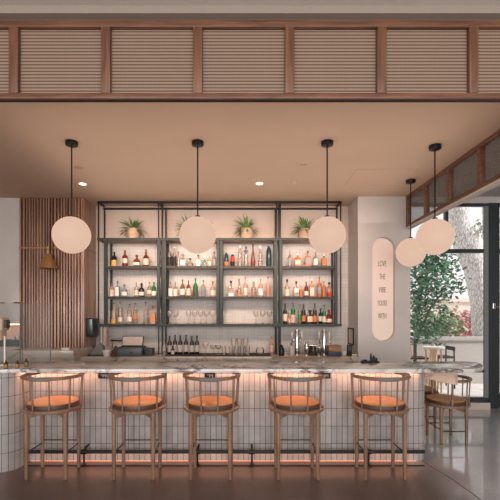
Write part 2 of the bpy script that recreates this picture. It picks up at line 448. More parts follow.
t = thing('cane_screen', 'long walnut screen with woven cane panels across the top of the photo', 'screen', (0, D1, SZ0))
xs = [-2.819 + .6245 * k for k in range(10)]
bm = bmesh.new(); box(bm, -3.4, 2.75, D1, D1 + .045, SZ1 - .045, SZ1, .003); obj('top_rail', bm, WALNUT_X, t)
bm = bmesh.new(); box(bm, -3.4, 2.75, D1, D1 + .045, SZ0 + .004, SZ0 + .042, .003); obj('bottom_rail', bm, WALNUT_X, t)
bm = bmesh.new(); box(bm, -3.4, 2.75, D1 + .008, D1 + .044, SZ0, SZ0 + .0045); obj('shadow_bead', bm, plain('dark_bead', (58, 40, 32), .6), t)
for k, x in enumerate(xs):
    bm = bmesh.new(); box(bm, x - .031, x + .031, D1 - .002, D1 + .043, SZ0 + .042, SZ1 - .045, .002); obj('post', bm, WALNUT, t)
    if k < 9:
        bm = bmesh.new(); box(bm, x + .031, xs[k + 1] - .031, D1 + .034, D1 + .038, SZ0 + .042, SZ1 - .045); obj('cane_panel', bm, CANE_F, t)
# side screen
SX = 2.75
t = thing('cane_screen', 'receding walnut screen with see-through cane panels at upper right', 'screen', (SX, 3, SZ0))
bm = bmesh.new(); box(bm, SX, SX + .07, 2.82, 6.84, SZ1 - .045, SZ1, .003); obj('top_rail', bm, WALNUT_Y, t)
bm = bmesh.new(); box(bm, SX, SX + .07, 2.82, 6.84, SZ0, SZ0 + .045, .003); obj('bottom_rail', bm, WALNUT_Y, t)
ys = [6.81, 6.13, 5.42, 4.71, 4.0, 3.29]
for k, y in enumerate(ys):
    bm = bmesh.new(); box(bm, SX + .002, SX + .068, y - .03, y + .03, SZ0 + .045, SZ1 - .045, .002); obj('post', bm, WALNUT_Y, t)
    if k < 5:
        bm = bmesh.new(); box(bm, SX + .045, SX + .05, ys[k + 1] + .03, y - .03, SZ0 + .045, SZ1 - .045); obj('cane_panel', bm, CANE_S, t)

# ================================================================ BAR
BD, SF, SR = 4.56, 4.2, 4.86      # tile face, slab front, slab rear
def arc(cx, cy, r, a0, a1, n): return [(cx + r * math.cos(a0 + (a1 - a0) * i / n), cy + r * math.sin(a0 + (a1 - a0) * i / n)) for i in range(n + 1)]
path = [(-4.2, 4.22)] + arc(-2.65, 4.42, .2, -PI / 2, 0, 10) + [(-2.45, BD)] + arc(1.95, BD + .15, .15, -PI / 2, 0, 10) + [(2.1, 4.82)]
t_bar = thing('bar_counter', 'long bar front of stacked pale glazed tiles behind the row of stools', 'bar', (0, BD, 0))
bm = bmesh.new(); uv = bm.loops.layers.uv.new('UVMap')
s = 0; cols = []
for i, (x, y) in enumerate(path):
    if i: s += math.hypot(x - path[i - 1][0], y - path[i - 1][1])
    cols.append((s, bm.verts.new((x, y, 0)), bm.verts.new((x, y, 1.0595))))
for (sa, a, b), (sb, c, d) in zip(cols, cols[1:]):
    f = bm.faces.new((a, c, d, b))
    for lp, u in zip(f.loops, ((sa, 0), (sb, 0), (sb, 1.0595), (sa, 1.0595))): lp[uv].uv = (u[0], u[1] + .001)
obj('tile_front', bm, TILE, t_bar, smooth=30)
bm = bmesh.new(); prism(bm, [(-4.2, 4.26)] + [(-2.5, 4.26 + .2), (-2.5, 4.6), (2.05, 4.6), (2.05, 4.82), (-4.2, 4.82)], 0.0, 1.055); obj('carcass', bm, plain('carcass', (96, 90, 86), .8), t_bar)
bm = bmesh.new(); box(bm, -2.42, 2.0, 4.47, 4.485, 1.048, 1.059); box(bm, -2.43, -2.415, 4.36, 4.47, 1.048, 1.059); obj('light_strip', bm, plain('bar_led', (255, 210, 180), .5, emit=(255, 182, 146), es=46), t_bar, label='warm light strip tucked under the slab')
bm = bmesh.new(); box(bm, -2.44, 1.95, BD - .009, BD - .002, .002, .006); obj('toe_light', bm, plain('toe_led', (255, 210, 180), .5, emit=(255, 160, 118), es=.3), t_bar, label='warm light strip along the floor')
# marble bracket below the overhang at the right end
bm = bmesh.new(); prism(bm, [(2.1, 4.74), (2.52, 4.74), (2.52, 4.80), (2.1, 4.80)], .83, 1.0595)
for v in bm.verts:
    if v.co.z < .9 and v.co.x < 2.3: v.co.z += .09
obj('end_bracket', bm, marble('bracket_marble', (214, 190, 172), (104, 78, 66), .2, 3.0, .07, (196, 168, 150)), t_bar)
for px in (103.3, 209.8, 325.5):
    d = 4.46; x = X(px, d)
    bm = bmesh.new(); box(bm, x - .058, x + .058, d, d + .06, .957, 1.0595, .004)
    o = obj('power_outlet', bm, BLK, t_bar, label='black outlet block under slab')
    bm = bmesh.new()
    for a, b, c, e in ((-.03, .034, .997, 1.001), (-.004, .0, .974, .99), (-.012, .03, .986, .989), (.028, .032, .972, .998)):
        box(bm, x + a, x + b, d - .0015, d + .001, c, e)
    obj('socket_face', bm, WHITE, o)
for px in (92, 148.5, 183, 242, 281, 291, 340, 398):
    d = 4.5; x = X(px, d)
    bm = bmesh.new(); tube(bm, [(x, d + .03, 1.0595), (x, d + .03, 1.02), (x, d + .022, 1.006), (x, d + .006, 1.0), (x, d - .004, 1.012)], .004, 6)
    obj('bag_hook', bm, BRASS, t_bar)
# slab
fr = [(-4.2, 4.13), (-2.75, 4.13)] + arc(-2.62, 4.25, .12, -PI / 2, -PI / 3.2, 4) + [(-2.5, 4.19), (-2.42, SF), (2.28, SF), (2.42, 4.225), (2.55, 4.30), (2.66, 4.46), (2.75, 4.66), (2.77, 4.76), (2.74, 4.83), (2.66, SR), (-4.2, SR)]
bm = bmesh.new(); prism(bm, fr, 1.06, 1.10, .006)
tag(obj('marble_bar_top', bm, MARBLE), 'long veined white marble slab on top of the tiled bar', 'countertop')

# foot rail
t = thing('foot_rail', 'black metal foot rail running along the base of the tiled bar', 'rail', (0, 4.41, 0))
fy = 4.42
bm = bmesh.new(); tube(bm, [(-2.42, fy, .155), (1.98, fy, .155)], .019, 10); obj('rail_tube', bm, BLACK, t)
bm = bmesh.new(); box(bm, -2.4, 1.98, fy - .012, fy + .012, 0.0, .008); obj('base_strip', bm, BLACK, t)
for px in (84, 197.5, 252, 368.5):
    x = X(px, fy)
    bm = bmesh.new(); tube(bm, [(x, fy, .008), (x, fy, .16)], .011, 8); lathe(bm, [(.03, .008), (.03, .018), (.012, .022)], 14, x, fy)
    tube(bm, [(x - .03, fy, .155), (x + .03, fy, .155)], .027, 10)
    tube(bm, [(x, fy, .165), (x, fy + .06, .19), (x, BD - .004, .19)], .012, 8)
    obj('bracket', bm, BLACK, t)

# ================================================================ STOOLS
def make_stool(loc, rz, label, group, name='bar_stool', cat='stool', dz=0.0):
    t = thing(name, label, cat, loc, rz, group); q = .7 + dz
    g = lambda n, b, m, p=t, sm=40: obj(n, b, m, p, sm, world=False)
    bm = bmesh.new(); arcband(bm, .205, .29, q - .012, q + .023, 0, 2 * PI, 48, rnd=.008); g('seat_ring', bm, STOOLW)
    bm = bmesh.new(); lathe(bm, [(0, q), (.225, q), (.246, q + .012), (.253, q + .04), (.247, q + .064), (0, q + .066)], 40); cs = g('seat_cushion', bm, HIDE)
    bm = bmesh.new(); lathe(bm, [(.2, q + .062), (.2465, q + .0645), (.243, q + .071), (.225, q + .0775), (.15, q + .082), (0, q + .084)], 40); g('cushion_top', bm, LEATHER, cs); cs['label'] = 'cushion with dark brown leather side'
    for sx_, sy_ in ((-1, -1), (1, -1), (-1, 1), (1, 1)):
        bm = bmesh.new(); x, y = .198 * sx_, .162 * sy_
        rr = [(.0165, 0), (.018, .02), (.0215, .4 + dz * .5), (.023, q - .01)]
        rings = []
        tube(bm, [(x, y, z) for r, z in rr], .02, 10, True, [r for r, z in rr]); leg = g('leg', bm, STOOLW)
        bm = bmesh.new(); lathe(bm, [(.017, 0), (.017, .012), (.0, .0125)], 10, x, y); g('foot_cap', bm, BLK, leg)
    # tapered cross beams under the ring
    for s in (1, -1):
        bm = bmesh.new(); L = math.hypot(.198, .162); a = math.atan2(.162 * s, .198)
        prof = [(-L, q - .085), (-L, q - .0125), (L, q - .0125), (L, q - .085), (L * .35, q - .045), (-L * .35, q - .045)]
        fa = [bm.verts.new((u * math.cos(a) - .014 * math.sin(a), u * math.sin(a) + .014 * math.cos(a), z)) for u, z in prof]
        fb = [bm.verts.new((u * math.cos(a) + .014 * math.sin(a), u * math.sin(a) - .014 * math.cos(a), z)) for u, z in prof]
        bm.faces.new(fa); bm.faces.new(fb[::-1])
        for k in range(6): bm.faces.new((fa[k], fb[k], fb[(k + 1) % 6], fa[(k + 1) % 6]))
        g('cross_beam', bm, STOOLW, t, 20)
    # back rail: an arc round the rear (-y), ends curling in
    A = math.radians(122)
    bm = bmesh.new(); arcband(bm, .268, .305, q + .322, q + .355, -PI / 2 - A, -PI / 2 + A, 44, rnd=.009)
    for s in (-1, 1):
        a = -PI / 2 + s * A
        lathe(bm, [(0, q + .323), (.02, q + .325), (.024, q + .339), (.02, q + .353), (0, q + .355)], 12, .28 * math.cos(a), .28 * math.sin(a))
    g('back_rail', bm, STOOLW)
    bm = bmesh.new(); w = math.radians(19); arcband(bm, .2645, .3085, q + .3185, q + .3575, -PI / 2 - w, -PI / 2 + w, 14, rnd=.012); g('cord_wrap', bm, WRAP)
    for dg, r in ((-17.5, .0085), (17.5, .0085), (-58, .0095), (58, .0095), (-102, .014), (102, .014)):
        a = -PI / 2 + math.radians(dg); bm = bmesh.new()
        tube(bm, [(.27 * math.cos(a), .27 * math.sin(a), q + .015), (.284 * math.cos(a), .284 * math.sin(a), q + .33)], r, 8); g('spindle', bm, STOOLW)
    for p, q, z in (((-.198, .162), (.198, .162), .305 + dz * .55), ((-.198, -.162), (-.198, .162), .275 + dz * .5), ((.198, -.162), (.198, .162), .275 + dz * .5)):
        bm = bmesh.new(); tube(bm, [(*p, z), (*q, z)], .0065, 8); g('stretcher', bm, BLACK)
    return t
GS = 'tan leather stools at the bar'
st = make_stool((-2.01, 4.2, 0), 0, 'tan leather bar stool nearest the left end of the bar', GS)
for x, lb in ((-1.125, 'second tan leather bar stool from the left along the bar front'),
              (-.35, 'middle bar stool of the five along the bar front'),
              (.535, 'second bar stool from the right along the bar front'),
              (1.415, 'bar stool at the right end of the front row')):
    dup(st, (x, 4.2, 0), 0, lb, GS)
lc = make_stool((2.68, 5.33, 0), PI / 2, 'low tan leather chair under the marble overhang past the right bar end', 'low chairs past the right end of the bar', 'low_chair', 'chair', -.215)
dup(lc, (2.62, 6.06, 0), PI / 2, 'farthest low chair, half hidden behind the one at the overhang', 'low chairs past the right end of the bar')

# ================================================================ PENDANTS
def make_pendant(loc, label):
    t = thing('globe_pendant', label, 'lamp', loc, 0, 'opal globe pendants')
    g = lambda n, b, m: obj(n, b, m, t, 60, world=False)
    zc = 2.593; r = .2125
    bm = bmesh.new(); bmesh.ops.create_uvsphere(bm, u_segments=48, v_segments=32, radius=r); bmesh.ops.translate(bm, verts=bm.verts[:], vec=(0, 0, zc)); g('globe_shade', bm, GLOBE)
    bm = bmesh.new(); tube(bm, [(0, 0, zc + r - .004), (0, 0, H - .04)], .0085, 8); g('rod', bm, BLACK)
    bm = bmesh.new(); lathe(bm, [(.03, zc + r - .006), (.03, zc + r + .012), (.01, zc + r + .02)], 16); g('collar', bm, BLACK)
    bm = bmesh.new(); lathe(bm, [(.02, H - .05), (.066, H - .046), (.07, H - .04), (.07, H - .0005)], 24); g('canopy', bm, BLACK)
    return t
pd = make_pendant((-2.015, 4.65, 0), 'leftmost white globe pendant, hanging before the slatted pillar')
dup(pd, (-.55, 4.65, 0), 0, 'second white globe pendant from left, hiding a potted plant')
dup(pd, (.955, 4.65, 0), 0, 'middle white globe pendant before the right end of the shelving')
dup(pd, (2.26, 4.76, 0), 0, 'large-looking nearer globe pendant of the overlapping pair at right')
dup(pd, (2.485, 6.0, 0), 0, 'farther, smaller-looking globe pendant beside the lettered niche')

# ceiling fittings
for px, py, lb in ((82.5, 183.6, 'small round recessed downlight in ceiling, nearer the slatted pillar'), (259.5, 183.2, 'small round recessed downlight in ceiling, above the shelving middle')):
    d = F * (H - EYE) / (VY - py); x = X(px, d)
    t = thing('downlight', lb, 'light', (x, d, H - .01), 0, 'recessed downlights')
    bm = bmesh.new(); arcband(bm, .05, .066, H - .008, H - .0005, 0, 2 * PI, 24, x, d); obj('trim_ring', bm, WHITE, t)
    bm = bmesh.new(); lathe(bm, [(.05, H - .006), (0, H - .006)], 24, x, d); obj('lens', bm, plain('downlight_lens', (255, 245, 230), .5, emit=(255, 238, 215), es=1.6), t)
d = F * (H - EYE) / (VY - 182.5); x = X(294, d)
bm = bmesh.new(); lathe(bm, [(.05, H + .001), (.05, H - .012), (.03, H - .02), (.012, H - .03), (0, H - .03)], 20, x, d); tag(obj('sprinkler', bm, plain('sprinkler_white', (208, 178, 158), .6)), 'small round sprinkler head on ceiling right of the downlight', 'sprinkler')
d = F * (H - EYE) / (VY - 167.5); x = X(78.5, d)
bm = bmesh.new(); lathe(bm, [(.065, H - .0005), (.062, H - .006), (0, H - .008)], 24, x, d); tag(obj('smoke_alarm', bm, plain('cap_paint', (186, 152, 132), .7)), 'flat round smoke alarm on ceiling near the leftmost pendant', 'smoke alarm')
d = F * (H - EYE) / (VY - 164.5); x = X(303.5, d)
bm = bmesh.new(); box(bm, x - .045, x + .045, d - .02, d + .02, H - .005, H - .0005, .002); tag(obj('ceiling_vent', bm, plain('cap_paint', (186, 152, 132), .7)), 'short narrow vent slot in ceiling left of middle pendant', 'vent')
d = 5.6; 
bm = bmesh.new()
xa, xb, ya, yb = 1.55, 2.4, 5.55, 6.25
for a in ((xa, xb, ya, ya + .008), (xa, xb, yb, yb + .008), (xa, xa + .008, ya, yb), (xb, xb + .008, ya, yb)): box(bm, *a, H - .003, H)
struct('trim_5', bm, plain('panel_seam', (192, 164, 147), .9))

# ================================================================ BACK COUNTER
t = thing('back_counter', 'low back counter with pale wood edge below the bottle shelving', 'counter', (0, 6.8, 0))
bm = bmesh.new(); box(bm, -2.7, 1.75, 6.82, DW - .02, 0, .855); obj('carcass', bm, plain('cabinet_grey', (120, 112, 106), .6), t)
t = thing('marble_worktop', 'veined beige marble worktop of the back counter under the shelving', 'worktop', (0, 6.8, .8555))
bm = bmesh.new(); box(bm, -2.788, 1.93, 6.775, DW - .013, .8555, .94, .004); obj('slab', bm, MARBLE2, t)
bm = bmesh.new(); box(bm, .45, 1.62, 6.752, 6.775, .92, .945, .002); obj('wood_edge', bm, wood('edge_oak', (160, 116, 84), (190, 146, 112), .5, (2, 30, 30)), t, label='pale wood edge strip')
bm = bmesh.new(); box(bm, -3.86, -2.79, 6.5, DW - .003, 0.94, 1.074, .006); box(bm, -3.86, -2.79, 6.53, DW - .003, 0, .94)
tag(obj('marble_plinth', bm, marble('plinth_marble', (200, 192, 184), (120, 100, 86), .2, 2.4, .06, (198, 180, 158))), 'marble clad block at the foot of the slatted pillar', 'ledge')
bm = bmesh.new(); x0 = X(61.5, 6.55); box(bm, x0, x0 + .12, 6.55, 6.565, 1.0745, 1.115, .002)
tag(obj('card_holder', bm, WHITE), 'small white card standing on the marble block below the slats', 'card')

# ================================================================ SHELVING
SFD, SBD = 7.13, 7.46
def sx_(px): return X(px, SFD)
ZT, ZD, ZA, ZB, ZC = 3.676, 3.02, 2.52, 1.975, 1.485
t = t_shelf = thing('bottle_shelving', 'dark green-grey steel bottle shelving filling the wall behind the bar', 'shelf', (0, SFD, 1.44))
def bar_(name, x0, x1, y0, y1, z0, z1, bev=.002, m=None):
    bm = bmesh.new(); box(bm, x0, x1, y0, y1, z0, z1, bev); return obj(name, bm, m or STEEL, t, 0)
L0, R0 = sx_(97.2), sx_(341.8)
bar_('top_beam', L0, R0, SFD, SFD + .03, ZT - .034, ZT, m=BLACK); bar_('top_beam', L0, R0, SBD - .03, SBD, ZT - .07, ZT - .036, m=BLACK)
for px in (98.3, 158.5, 162.4, 276.7, 280.4, 340.8):
    x = sx_(px); low = 0.9405 if 150 < px < 300 else ZC - .045
    bar_('upright', x - .0115, x + .0115, SFD + .0, SFD + .023, low, ZT - .034, m=BLACK); bar_('upright', x - .0115, x + .0115, SBD - .026, SBD - .003, low, ZT - .07, m=BLACK)
    if px in (98.3, 340.8, 158.5, 280.4): bar_('cross_beam', x - .013, x + .013, SFD + .03, SBD - .03, ZT - .034, ZT - .004, m=BLACK)
def board(name, x0, x1, y0, z0, z1):
    b = bar_(name, x0, x1, y0 + .014, SBD, z0 + .004, z1, m=BOARD); b['label'] = 'tan board with dark lip'
    bm = bmesh.new(); box(bm, x0, x1, y0, y0 + .0135, z0, z1 + .001, .001); o = obj('front_lip', bm, STEEL, b, 0)
BOARD = plain('tan_board', (176, 150, 130), .6)
board('deck', L0, R0, SFD - .004, ZD - .045, ZD)
board('bottom_shelf', L0, R0, SFD - .004, ZC - .045, ZC)
BAYS = [(105.6, 158), (164.8, 218.2), (221.2, 275.2), (281, 336)]
for a, b in BAYS:
    for z in (ZA, ZB): board('shelf', sx_(a), sx_(b), SFD + .002, z - .04, z)
PW = .027
for px in (105.4, 158.4, 164.6, 218.0, 221.4, 275.6, 281, 336):
    x = sx_(px); bar_('side_panel', x - PW, x + PW, SFD - .003, SFD + .05, ZC, ZD - .05)
    bar_('rear_post', x - .018, x + .018, SBD - .03, SBD, ZC, ZD - .05)


# ---------------------------------------------------------------- bottles
def bprof(kind, r, h):
    n = r * .30 if r > .03 else r * .38
    if kind == 'std': return [(r * .92, 0), (r, .01), (r, h * .58), (r * .86, h * .65), (n, h * .76), (n, h * .93), (n * 1.25, h * .935), (n * 1.25, h * .96), (n, h * .965)]
    if kind == 'squat': return [(r * .9, 0), (r, .01), (r, h * .5), (r * .8, h * .6), (n, h * .68), (n, h * .85)]
    if kind == 'slim': return [(r * .9, 0), (r, .01), (r * .95, h * .3), (n * 1.1, h * .72), (n, h * .95)]
    if kind == 'flask': return [(r * .55, 0), (r * .8, .01), (r, h * .25), (r * .9, h * .38), (n * 1.1, h * .55), (n, h * .85)]
    if kind == 'ornate': return [(r * .85, 0), (r, .015), (r, h * .22), (r * .7, h * .34), (r * .85, h * .5), (r * .6, h * .7), (n * 1.5, h * .8), (n * 1.4, h * .9)]
    if kind == 'tiki': return [(r * .9, 0), (r, .01), (r, h * .45), (r * .95, h * .75), (r * .6, h * .9), (n, h * .96)]
    if kind == 'square': return [(r * .96, 0), (r, .008), (r, h * .6), (r * .85, h * .66), (n, h * .7), (n, h * .86)]
COLS = dict(
    clear=((232, 222, 212), (214, 200, 190), .26), pale=((226, 206, 190), (226, 196, 176), .5), amber=((150, 70, 30), (136, 62, 30), .75),
    red=((140, 40, 30), (126, 42, 34), .8), orange=((222, 130, 60), (214, 126, 62), .75), dark=((40, 34, 34), (34, 30, 32), .9),
    green=((40, 130, 70), (34, 120, 66), .8), olive=((120, 100, 50), (120, 92, 46), .8), blue=((160, 196, 204), (150, 182, 190), .5),
    teal=((40, 76, 88), (38, 70, 82), .9), brown=((70, 40, 28), (64, 38, 28), .9), pink=((226, 180, 166), (224, 176, 160), .6))
def bmatl(c): return glassy('glass_' + c, *COLS[c], rough=.08)
CAPC = dict(k=(24, 22, 22), w=(226, 220, 210), r=(176, 34, 34), g=(30, 128, 64), gold=(176, 138, 70), wd=(150, 104, 70), b=(44, 62, 90), t=(40, 110, 104), grey=(130, 128, 126))
def bottle(name, x, y, z, h, r, kind, body, lab, cap, label, cat, group, fill=None):
    t = thing(name, label, cat, (x, y, z), 0, group)
    sq = kind == 'square'
    bm = bmesh.new(); pr = bprof(kind, r, h); seg = 4 if sq else 16
    k = 1.414 if sq else 1
    if sq: pr = [(q * (1.414 if q > r * .6 else 1), zz) for q, zz in pr]
    if sq:
        lathe(bm, pr[:4], 4, rot=PI / 4, sy=.8); lathe(bm, [(r * .34, pr[3][1] - .002)] + pr[4:], 12)
    else: lathe(bm, pr, 16)
    top = pr[-1][1]; n = pr[-1][0]
    body_o = obj('body', bm, bmatl(body), t, 50, world=False)
    if fill:
        fh = h * .36; bm = bmesh.new()
        lathe(bm, [(r * .9 * k, .008), (r * .9 * k, fh), (0, fh)], seg, rot=PI / 4 if sq else 0, sy=.8 if sq else 1); obj('liquid', bm, plain('liquor_' + fill, COLS[fill][1], .3), t, 50, world=False)
    if cap:
        bm = bmesh.new(); lathe(bm, [(n * 1.25, top - h * .02), (n * 1.35, top), (n * 1.3, h), (0, h)], 12); obj('cap', bm, plain('cap_' + cap, CAPC[cap], .4), t, 50, world=False)
    if lab:
        lo, hi, lc = lab
        bm = bmesh.new()
        if sq: box(bm, -r * .82, r * .82, -r * .8 - .003, -r * .8 + .002, h * lo, h * hi)
        else:
            rr = max(q for q, zz in pr) if kind != 'slim' else r
            arcband(bm, rr - .002, rr + .0022, h * lo, h * hi, -PI / 2 - 1.25, -PI / 2 + 1.25, 12)
        obj('label', bm, plain('paper_%d_%d_%d' % lc, lc, .6), t, 50, world=False)
    return t
CR, WH, YE, OR, RD, BK, GN, GY, PK = (226, 206, 182), (226, 220, 212), (222, 172, 92), (214, 120, 60), (176, 52, 40), (34, 30, 30), (52, 140, 84), (150, 150, 152), (226, 180, 160)
# (px, ytop, width px, shape, glass, label band, cap, looks, fill)
ROWS = {
 ('upper', 'left', 265.9): [
  (114.3, 251, 6, 'std', 'dark', (.04, .42, YE), 'k', 'dark bottle with broad yellow label'),
  (125, 249.5, 6, 'std', 'red', (.22, .5, CR), 'k', 'ruby red bottle with cream label'),
  (136.7, 254, 7.2, 'squat', 'amber', (.12, .36, WH), 'k', 'squat amber bottle with black stopper'),
  (146, 248.5, 6.4, 'squat', 'red', (.1, .46, CR), 'wd', 'long-necked amber bottle with cream label')],
 ('upper', 'second', 264.6): [
  (169.6, 244.8, 4.6, 'std', 'clear', (.05, .5, BK), 'grey', 'clear bottle with tall black label'),
  (174.4, 244.8, 4.6, 'std', 'clear', (.05, .52, BK), 'w', 'clear bottle with tall black label and pale cap'),
  (178.6, 249.5, 3.6, 'slim', 'pale', None, 'k', 'slim pale bottle with black cap'),
  (183, 251.5, 6.2, 'square', 'clear', (.1, .5, WH), 'grey', 'square clear bottle with white label'),
  (190.2, 256, 7, 'flask', 'clear', None, 't', 'low clear flask with teal cap'),
  (198.4, 252.5, 5.8, 'square', 'clear', (.08, .6, WH), 'b', 'square white-labelled bottle with blue cap'),
  (204.3, 254.5, 4.6, 'square', 'clear', (.3, .64, (56, 138, 128)), 'w', 'small bottle with teal label'),
  (209.4, 253.5, 4.2, 'std', 'pale', (.1, .5, CR), 'w', 'pale bottle with cream label'),
  (214.2, 249.5, 4.4, 'std', 'clear', (.1, .5, GY), 'k', 'clear bottle with grey label and black cap')],
 ('upper', 'third', 264.8): [
  (226.4, 250.8, 4.8, 'tiki', 'teal', (.08, .36, OR), 'k', 'rounded dark bottle with orange label'),
  (232.6, 251.5, 4.6, 'tiki', 'dark', (.38, .78, RD), 'w', 'rounded dark bottle with red face label'),
  (240, 243.6, 4.6, 'ornate', 'clear', None, 'w', 'tall sculpted clear bottle with white stopper'),
  (246, 244.6, 4.6, 'ornate', 'clear', (.72, .8, (60, 80, 130)), 'b', 'tall sculpted clear bottle with blue stopper'),
  (253, 242.2, 4.8, 'slim', 'amber', None, 'k', 'tall slim amber bottle'),
  (260.4, 243.4, 5, 'ornate', 'clear', None, 'w', 'tall knobbly clear decanter'),
  (268.8, 244, 5.6, 'tiki', 'teal', None, 'b', 'tall dark teal bottle')],
 ('upper', 'right', 265.2): [
  (289.8, 249.4, 4.8, 'std', 'clear', (.1, .5, GY), 'grey', 'clear bottle with grey label'),
  (297.6, 251.4, 6.4, 'square', 'orange', (.16, .48, CR), 'w', 'square orange bottle with cream label'),
  (307.8, 249.2, 5.8, 'square', 'orange', (.16, .58, GY), 'r', 'square orange bottle with red cap'),
  (315.7, 250.6, 5, 'std', 'clear', (.1, .55, WH), 'grey', 'clear bottle with white label'),
  (324, 252.5, 5.4, 'square', 'brown', (.1, .7, OR), 'w', 'dark bottle with orange and white label')],
 ('middle', 'left', 296.5): [
  (112, 282.5, 4.6, 'std', 'pale', (.05, .5, CR), 'k', 'beige bottle with black neck'),
  (117.5, 280.5, 4.8, 'square', 'blue', (.06, .6, WH), 'b', 'tall blue-tinted square bottle with white label'),
  (124.5, 284, 6, 'squat', 'blue', (.1, .4, WH), 'b', 'squat pale blue bottle'),
  (136.4, 281.8, 4.6, 'std', 'clear', (.1, .45, CR), 'grey', 'clear bottle with cream label'),
  (141.6, 282.8, 6, 'squat', 'dark', (.1, .36, WH), 'k', 'dark brown bottle with white label'),
  (149.4, 281.5, 4.4, 'std', 'clear', (.2, .45, CR), 'wd', 'clear bottle with wooden stopper'),
  (154, 281.5, 5, 'std', 'green', (.08, .38, WH), 'g', 'bright green bottle with white label')],
 ('middle', 'second', 296.5): [
  (170.6, 281.5, 4.4, 'std', 'clear', (.05, .55, WH), 'g', 'white-labelled bottle with green neck'),
  (175.4, 281.5, 4.6, 'std', 'clear', (.05, .52, CR), 'g', 'cream-labelled bottle with green neck'),
  (182.6, 279.2, 5, 'std', 'olive', (.12, .46, WH), 'k', 'golden bottle with arched white label'),
  (188.6, 280, 4.6, 'std', 'red', (.08, .5, CR), 'r', 'bottle with red and cream label'),
  (195.5, 278, 5.2, 'std', 'green', (.06, .36, (70, 66, 52)), 'k', 'green-shouldered bottle with dark label'),
  (203.4, 280, 5, 'std', 'clear', (.06, .5, (130, 134, 142)), 'k', 'clear bottle with blue-grey label'),
  (212.9, 281, 5.6, 'squat', 'pale', (.1, .42, CR), 'r', 'pale bottle with bright red stopper')],
 ('middle', 'third', 296.4): [
  (231, 280.2, 6.2, 'square', 'clear', (.04, .22, WH), 'k', 'clear decanter a third full of orange liquor', 'orange'),
  (239.2, 278.2, 5.4, 'flask', 'clear', None, 'grey', 'clear flask with orange liquor and tall neck', 'orange'),
  (245.5, 277, 4.4, 'std', 'pale', (.1, .46, CR), 'r', 'pale slim bottle with red stopper'),
  (253.6, 281, 5.4, 'squat', 'clear', None, 'grey', 'low clear bottle half full of orange liquor', 'orange'),
  (260.6, 278.6, 4.8, 'std', 'pink', (.1, .46, WH), 'r', 'pinkish bottle with white label'),
  (268.2, 276.4, 4.4, 'std', 'pink', (.12, .46, (188, 120, 96)), 'k', 'tall bottle with reddish label')],
 ('middle', 'right', 296.6): [
  (287.2, 279, 5.2, 'squat', 'pale', (.06, .42, CR), 'k', 'pale bottle with cream label and black cap'),
  (296.4, 280.8, 5.8, 'square', 'clear', (.28, .54, WH), 'k', 'square clear bottle with white label'),
  (301, 286, 3.6, 'std', 'orange', None, 'r', 'small orange bottle'),
  (306.3, 281.3, 4.8, 'std', 'red', (.1, .38, WH), 'k', 'red bottle with white label'),
  (311.8, 277.6, 4.8, 'square', 'orange', (.06, .5, CR), 'w', 'orange bottle with large cream label'),
  (319.4, 276.2, 4.8, 'std', 'orange', (.16, .5, GY), 'wd', 'tall orange bottle with grey label'),
  (324, 281.2, 3.8, 'std', 'orange', None, 'wd', 'plain orange bottle'),
  (329.3, 281.6, 5.4, 'squat', 'pink', (.04, .3, RD), 'k', 'pink bottle with red label')],
 ('lower', 'left', 323.8): [
  (113.8, 303, 5, 'std', 'pale', (.04, .22, YE), 'k', 'tall peach bottle with black cap'),
  (120.3, 301.5, 5.2, 'std', 'clear', (.1, .3, CR), 'grey', 'tall clear bottle with grey cap'),
  (129.6, 304, 5.2, 'std', 'clear', (.12, .36, WH), 'k', 'clear bottle with white label and black cap'),
  (135.4, 303, 4.8, 'std', 'clear', (.24, .42, OR), 'k', 'clear bottle with orange band label'),
  (146, 302, 5.2, 'std', 'clear', (.26, .4, GY), 'k', 'tall clear bottle with narrow blue-grey label'),
  (153.2, 305.5, 5, 'square', 'pale', (.14, .5, OR), 'r', 'pale bottle with orange label')],
 ('lower', 'right', 324.4): [
  (285, 304.5, 4.6, 'std', 'dark', (.14, .5, CR), 'k', 'black bottle with cream label'),
  (289.6, 311, 4, 'squat', 'pink', (.1, .4, PK), 'w', 'short pink bottle'),
  (293, 302.8, 4.8, 'std', 'green', (.05, .42, PK), 'r', 'green bottle with pink label and red top'),
  (299.8, 305, 4.4, 'std', 'clear', (.14, .5, GN), 'k', 'clear bottle with green label'),
  (303.6, 304.5, 4.4, 'std', 'dark', (.12, .42, OR), 'r', 'dark bottle with orange label and red top'),
  (310, 310.6, 7.6, 'square', 'brown', (.14, .55, CR), 'k', 'squat square brown bottle with cream label'),
  (314.8, 304, 4.4, 'std', 'brown', (.1, .4, OR), 'k', 'tall brown bottle with orange label'),
  (320.6, 309, 4.8, 'std', 'dark', (.16, .5, WH), 'k', 'dark bottle with large white label'),
  (324.2, 305.5, 4.2, 'std', 'green', (.1, .4, CR), 'k', 'green bottle with cream label'),
  (329, 310, 6.4, 'squat', 'red', (.1, .34, CR), 'r', 'broad-based red bottle with cream label')]}
ORD = ['leftmost', 'second from left', 'third from left', 'fourth from left', 'fifth from left', 'sixth from left', 'seventh from left', 'eighth from left', 'ninth from left', 'tenth from left']
ZROW = dict(upper=ZA, middle=ZB, lower=ZC)
